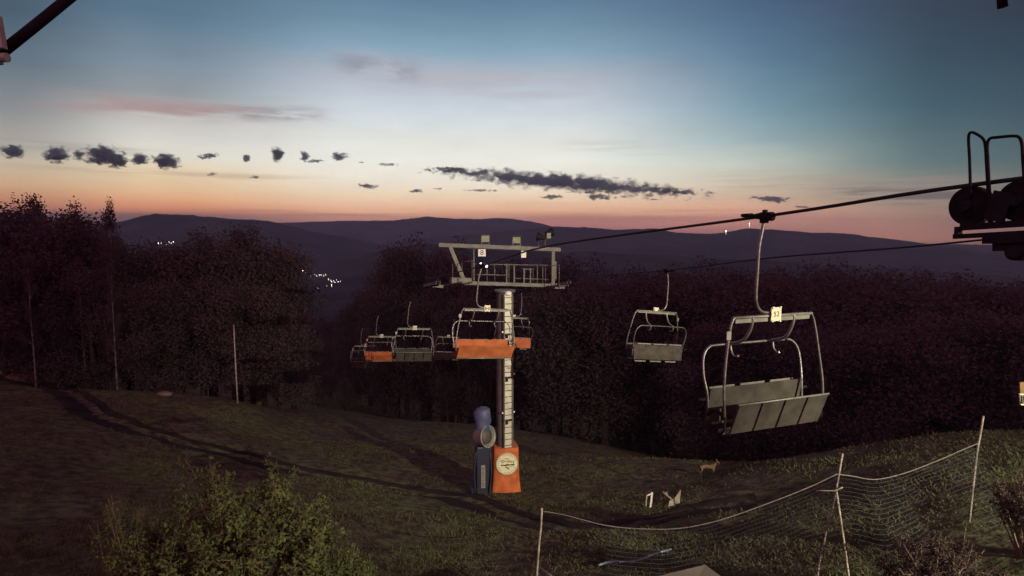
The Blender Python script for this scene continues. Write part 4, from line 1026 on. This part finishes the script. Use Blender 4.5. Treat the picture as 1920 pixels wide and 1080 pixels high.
cl_list = [
    ('long dark cloud bank stretching over the hills right of centre', 1062, 342, 500, 30, 34, .085, 1.1),
    ('ragged left tip of the long cloud bank', 850, 318, 95, 13, 9, .05, .8), ('tapering right tip of the long cloud bank', 1270, 360, 100, 10, 8, .05, .7),
    ('dark cloud cut by the left edge of the sky', 26, 284, 55, 26, 8, 0, 1), ('small puffy cloud second from the left edge, above the left wood', 106, 290, 52, 34, 8, 0, 1.1), ('tiny dark cloud between two puffy clouds at the left', 147, 291, 26, 22, 5, 0, 1),
    ('largest puffy cloud of the left row', 192, 292, 80, 40, 14, -.02, 1.2), ('small lump touching the right of the largest puffy cloud', 220, 300, 42, 34, 6, 0, 1.1), ('split dark cloud right of the largest puffy cloud', 262, 298, 42, 24, 6, 0, 1),
    ('rounded dark cloud with a flat right tail in the left row', 312, 302, 64, 32, 10, .03, 1.1), ('thin wispy cloud rising to the right, above the left hill', 392, 292, 52, 12, 7, -.15, .8), ('tiny round cloud on its own, above the left hill summit', 462, 295, 18, 18, 4, 0, 1.1),
    ('upright dark puff standing alone in the middle of the left sky', 520, 289, 28, 30, 6, -.25, 1.2), ('small round puff right of the upright puff', 571, 292, 20, 20, 5, 0, 1.1), ('low flat scrap of cloud near the small round puff', 590, 302, 46, 8, 6, -.05, .7),
    ('jagged pale-edged cloud above the valley gap', 636, 293, 40, 18, 7, -.05, .9), ('thin flat dash of cloud left of the long bank', 727, 308, 50, 7, 6, 0, .7), ('tiny dash of cloud near the jagged cloud', 678, 305, 20, 4, 3, 0, .7),
    ('little cloud with a raised middle, low over the hills at left of centre', 480, 332, 34, 6, 5, 0, .9), ('faint broken cloud low above the left hill ridge', 398, 326, 24, 7, 5, -.2, .8), ('pair of low scraps right above the tower', 688, 349, 52, 10, 6, .08, .8),
    ('small lumpy cloud just above the tower head', 780, 358, 34, 9, 5, 0, 1), ('short flat dash of cloud near the lumpy cloud over the tower', 824, 354, 26, 5, 4, 0, .7), ('long flat low cloud streak under the long bank', 902, 357, 92, 6, 10, .015, .7),
    ('low dark cloud under the middle of the long bank', 1034, 369, 56, 10, 7, .02, .9), ('wide low cloud under the right half of the long bank', 1126, 369, 70, 14, 9, 0, .9), ('small low scrap of cloud between the long bank and the right cloud', 1225, 374, 30, 4, 4, 0, .7),
    ('dark cloud right of the long bank, above the near rope', 1448, 373, 96, 15, 12, .06, .9), ('tiny flat cloud at the right end of the cloud above the near rope', 1505, 388, 40, 5, 5, .05, .7),
]
for i, (lab, px, py, w, h, n_, sl, fl_) in enumerate(cl_list): cloud(lab, px, py, w, h, n_, sl, i, fl_)

# ------------------------------------------------------------------ haze
HZD = 5.8e-5
hz_ = MB(); hz_.box((0, 0, 250), (20500, 20500, 1800)); hm = bpy.data.materials.new('thin_air'); hm.use_nodes = True; nt = hm.node_tree; nt.nodes.clear()
hv = nt.nodes.new('ShaderNodeVolumePrincipled'); ho = nt.nodes.new('ShaderNodeOutputMaterial'); nt.links.new(hv.outputs[0], ho.inputs['Volume'])
hv.inputs['Color'].default_value = (.50, .80, .88, 1); hv.inputs['Density'].default_value = HZD
haze = hz_.build('haze', hm); tag(haze, 'thin dusk haze over the valley', 'haze', kind='stuff')
zmin = min(float(HZ.min()), -60) - 1; zmax = float(max(HZ.max(), 20)) + 4
haze.data.transform(Matrix.Translation((0, 0, -250))); haze.data.transform(Matrix.Diagonal((1, 1, (zmax - zmin) / 1800, 1))); haze.data.transform(Matrix.Translation((0, 0, (zmax + zmin) / 2)))

# ------------------------------------------------------------------ world: twilight sky in direction space
w = bpy.data.worlds.new('World'); bpy.context.scene.world = w; w.use_nodes = True; nt = w.node_tree; N = nt.nodes; Lk = nt.links
bg = N['Background']
tc = N.new('ShaderNodeTexCoord'); sep = N.new('ShaderNodeSeparateXYZ'); Lk.new(tc.outputs['Generated'], sep.inputs[0])
def mth(op, a, b=None, c=None, clamp=False):
    n = N.new('ShaderNodeMath'); n.operation = op; n.use_clamp = clamp
    for i, v in enumerate((a, b, c)):
        if v is None: continue
        if isinstance(v, (int, float)): n.inputs[i].default_value = v
        else: Lk.new(v, n.inputs[i])
    return n.outputs[0]
def mapr(v, a, b, c=0, d=1, smooth=True):
    n = N.new('ShaderNodeMapRange'); n.interpolation_type = 'SMOOTHSTEP' if smooth else 'LINEAR'
    Lk.new(v, n.inputs[0]); n.inputs[1].default_value = a; n.inputs[2].default_value = b; n.inputs[3].default_value = c; n.inputs[4].default_value = d
    return n.outputs[0]
def mixc(f, a, b):
    n = N.new('ShaderNodeMix'); n.data_type = 'RGBA'
    for sock, v in ((n.inputs[0], f), (n.inputs[6], a), (n.inputs[7], b)):
        if isinstance(v, (int, float)): sock.default_value = v
        elif isinstance(v, tuple): sock.default_value = (*v, 1)
        else: Lk.new(v, sock)
    return n.outputs[2]
DEG = 57.29578
EL = mth('MULTIPLY', mth('ARCSINE', sep.outputs[2]), DEG)
AZm = mth('MULTIPLY', mth('ARCTAN2', sep.outputs[0], sep.outputs[1]), DEG)
def ramp(stops):
    n = N.new('ShaderNodeValToRGB'); Lk.new(mth('DIVIDE', EL, 60.0, clamp=True), n.inputs[0]); cr = n.color_ramp
    while len(cr.elements) < len(stops): cr.elements.new(.5)
    for e_, (el, c_) in zip(cr.elements, stops): e_.position = max(0, el / 60.0); e_.color = (*s2l(c_), 1)
    return n.outputs[0]
Z3 = [(30, (66, 74, 98)), (60, (108, 84, 104))]
sL = ramp([(0, (108, 86, 84)), (1.5, (122, 94, 88)), (1.9, (186, 122, 98)), (2.7, (212, 150, 114)), (3.6, (218, 178, 140)), (5.1, (204, 190, 166)), (6.6, (178, 174, 164)), (8.6, (146, 148, 149)), (12.2, (100, 117, 130)), (15.6, (74, 95, 111))] + Z3)
sML = ramp([(0, (112, 90, 88)), (1.6, (136, 100, 92)), (1.95, (228, 144, 108)), (2.9, (246, 184, 138)), (3.9, (240, 206, 164)), (5.1, (240, 218, 182)), (6.4, (234, 229, 214)), (7.8, (220, 218, 211)), (9.4, (199, 197, 194)), (11.1, (150, 157, 162)), (13.4, (128, 146, 160)), (17, (92, 120, 142))] + Z3)
sC = ramp([(0, (172, 114, 112)), (1.2, (214, 142, 130)), (2.0, (255, 192, 154)), (3.4, (254, 224, 190)), (4.8, (250, 240, 222)), (6.8, (246, 246, 236)), (8.7, (232, 233, 228)), (10.6, (216, 225, 230)), (12.4, (198, 206, 217)), (14.2, (178, 188, 200)), (16, (140, 170, 190)), (18.2, (116, 147, 168)), (20.5, (95, 126, 152))] + Z3)
sMR = ramp([(0, (168, 112, 108)), (1.2, (232, 162, 138)), (2.2, (246, 188, 156)), (3.2, (224, 190, 164)), (4.5, (218, 207, 185)), (6.3, (200, 209, 199)), (8.1, (158, 183, 188)), (10.8, (124, 158, 174)), (14.9, (94, 127, 153)), (18.7, (76, 101, 131))] + Z3)
sR = ramp([(0, (206, 142, 116)), (1.6, (192, 152, 130)), (2.6, (168, 152, 134)), (3.7, (140, 143, 133)), (5.8, (101, 126, 128)), (9.9, (70, 99, 112)), (13.7, (59, 81, 97)), (17.3, (58, 69, 86))] + Z3)
sRR = ramp([(0, (150, 106, 92)), (1.5, (140, 114, 102)), (3.4, (112, 114, 108)), (5.3, (80, 100, 105)), (9, (58, 82, 93)), (12.6, (51, 66, 80)), (16, (46, 54, 67))] + Z3)
sB = ramp([(0, (192, 120, 156)), (4, (232, 148, 188)), (10, (246, 154, 198)), (20, (238, 146, 188)), (35, (210, 128, 162)), (60, (108, 84, 104))])
col = mixc(mapr(AZm, -39, -30), sL, sML); col = mixc(mapr(AZm, -29, -13), col, sC); col = mixc(mapr(AZm, 3, 24), col, sMR); col = mixc(mapr(AZm, 18, 35), col, sR); col = mixc(mapr(AZm, 30, 44), col, sRR)
back = mapr(mth('ABSOLUTE', AZm), 55, 100); col = mixc(back, col, sB)
def nz(sx, sy, sc, det=5, off=0.0):
    cb = N.new('ShaderNodeCombineXYZ'); Lk.new(mth('MULTIPLY_ADD', AZm, sx, off), cb.inputs[0]); Lk.new(mth('MULTIPLY', EL, sy), cb.inputs[1])
    n = N.new('ShaderNodeTexNoise'); n.inputs['Scale'].default_value = sc; n.inputs['Detail'].default_value = det; n.inputs['Roughness'].default_value = .55; Lk.new(cb.outputs[0], n.inputs['Vector'])
    return n.outputs['Fac']
def streak(azc, azw, ec, ew, c_, st_, sx, sy, lo, hi, slope=0.0, off=0.0):
    global col
    da = mth('SUBTRACT', AZm, azc)
    ga = mapr(mth('ABSOLUTE', da), azw * .35, azw, 1, 0); de = mth('SUBTRACT', mth('SUBTRACT', EL, ec), mth('MULTIPLY', da, slope))
    ge = mapr(mth('ABSOLUTE', de), 0.0, ew, 1, 0)
    f = mth('MULTIPLY', mth('MULTIPLY', ga, ge), mth('MULTIPLY', mapr(nz(sx, sy, 1.0, 5, off), lo, hi), st_))
    col = mixc(f, col, s2l(c_))
streak(-27, 13, 10.0, 1.3, (172, 142, 143), .8, .12, 1.3, .36, .6, .03)
streak(-20.5, 5, 10.2, .9, (128, 112, 122), .6, .3, 1.4, .35, .6, .05, 3)
streak(-4, 16, 13.6, 2.6, (188, 180, 188), .5, .10, .9, .35, .65, -.10, 7)
streak(-12, 5, 14.6, 1.6, (140, 138, 150), .6, .3, .9, .35, .6, -.1, 1)
streak(-37, 9, 6.5, .6, (150, 146, 142), .5, .1, 2.5, .35, .6, 0, 4)
streak(-30, 16, 4.9, .5, (196, 168, 142), .5, .1, 2.5, .4, .6, 0, 9)
streak(34, 9, 3.0, 1.2, (104, 96, 98), .8, .15, 2.2, .4, .58, -.06, 2)
streak(28, 14, 4.2, 1.4, (176, 150, 136), .4, .1, 2.0, .4, .6, -.05, 6)
streak(14, 12, 7.6, 1.0, (200, 200, 194), .5, .1, 2.2, .4, .6, -.06, 5)
streak(-4, 34, 1.7, .7, (166, 114, 108), .5, .05, 2.5, .35, .6, -.01, 8)
streak(15, 20, 2.0, .9, (196, 134, 126), .4, .05, 2.2, .35, .6, -.04, 12)
# faint mottling of the thin high haze
mot = mapr(nz(.22, .8, 1.0, 6, 20), .3, .7, .97, 1.03, False)
vm = N.new('ShaderNodeVectorMath'); vm.operation = 'SCALE'; Lk.new(col, vm.inputs[0]); Lk.new(mot, vm.inputs['Scale'])
below = mapr(EL, -1.5, -.2); col2 = mixc(below, (.012, .008, .010), vm.outputs[0])
sky = N.new('ShaderNodeTexSky'); sky.sky_type = 'NISHITA'; sky.sun_disc = False; sky.sun_elevation = R(-3.5); sky.sun_rotation = R(-10); sky.altitude = 700
sc_ = N.new('ShaderNodeVectorMath'); sc_.operation = 'SCALE'; Lk.new(sky.outputs[0], sc_.inputs[0]); sc_.inputs['Scale'].default_value = .02
ad = N.new('ShaderNodeVectorMath'); ad.operation = 'ADD'; Lk.new(col2, ad.inputs[0]); Lk.new(sc_.outputs[0], ad.inputs[1])
Lk.new(ad.outputs[0], bg.inputs['Color']); bg.inputs['Strength'].default_value = 1.0

# ------------------------------------------------------------------ lights: sunken sun and the lift station's floodlight
sl_ = bpy.data.lights.new('sun', 'SUN'); sl_.energy = .02; sl_.angle = R(.5); sl_.color = (1, .6, .4)
so = bpy.data.objects.new('sun', sl_); C.objects.link(so); so.rotation_euler = (R(90), 0, R(180 + 10)); so.rotation_euler = Vector((0.17, -.98, -.02)).to_track_quat('-Z', 'Y').to_euler()
LP = Vector((22, -10, 6)); tgt = Vector((5.5, 24, -7.5))
fl_ = bpy.data.lights.new('station_floodlight', 'SPOT'); fl_.energy = 84000; fl_.color = (1.0, .93, .68); fl_.spot_size = R(46); fl_.spot_blend = .8; fl_.shadow_soft_size = .06
fo = bpy.data.objects.new('station_floodlight', fl_); C.objects.link(fo); fo.location = LP; fo.rotation_euler = (tgt - LP).to_track_quat('-Z', 'Y').to_euler()

bl_ = bpy.data.lights.new('station_wall_lamp', 'SPOT'); bl_.energy = 8500; bl_.color = (1.0, .90, .60); bl_.spot_size = R(34); bl_.spot_blend = .9; bl_.shadow_soft_size = .05
bo = bpy.data.objects.new('station_wall_lamp', bl_); C.objects.link(bo); bo.location = (7.5, 1.2, 1.0); bo.rotation_euler = (Vector((-3.6, 9.8, -4.6)) - bo.location).to_track_quat('-Z', 'Y').to_euler()

# ------------------------------------------------------------------ camera and render settings
cam = bpy.data.cameras.new('camera'); cam.sensor_width = 36; cam.lens = 36 * F / 1920; cam.clip_end = 80000; cam.clip_start = .05
cam_o = bpy.data.objects.new('camera', cam); C.objects.link(cam_o); cam_o.rotation_euler = (R(90) - PITCH, 0, 0)
sc = bpy.context.scene; sc.camera = cam_o
sc.view_settings.view_transform = 'Standard'; sc.view_settings.look = 'None'; sc.view_settings.exposure = 0; sc.view_settings.gamma = 1
sc.cycles.max_bounces = 4; sc.cycles.diffuse_bounces = 2; sc.cycles.volume_bounces = 0; sc.cycles.transparent_max_bounces = 8
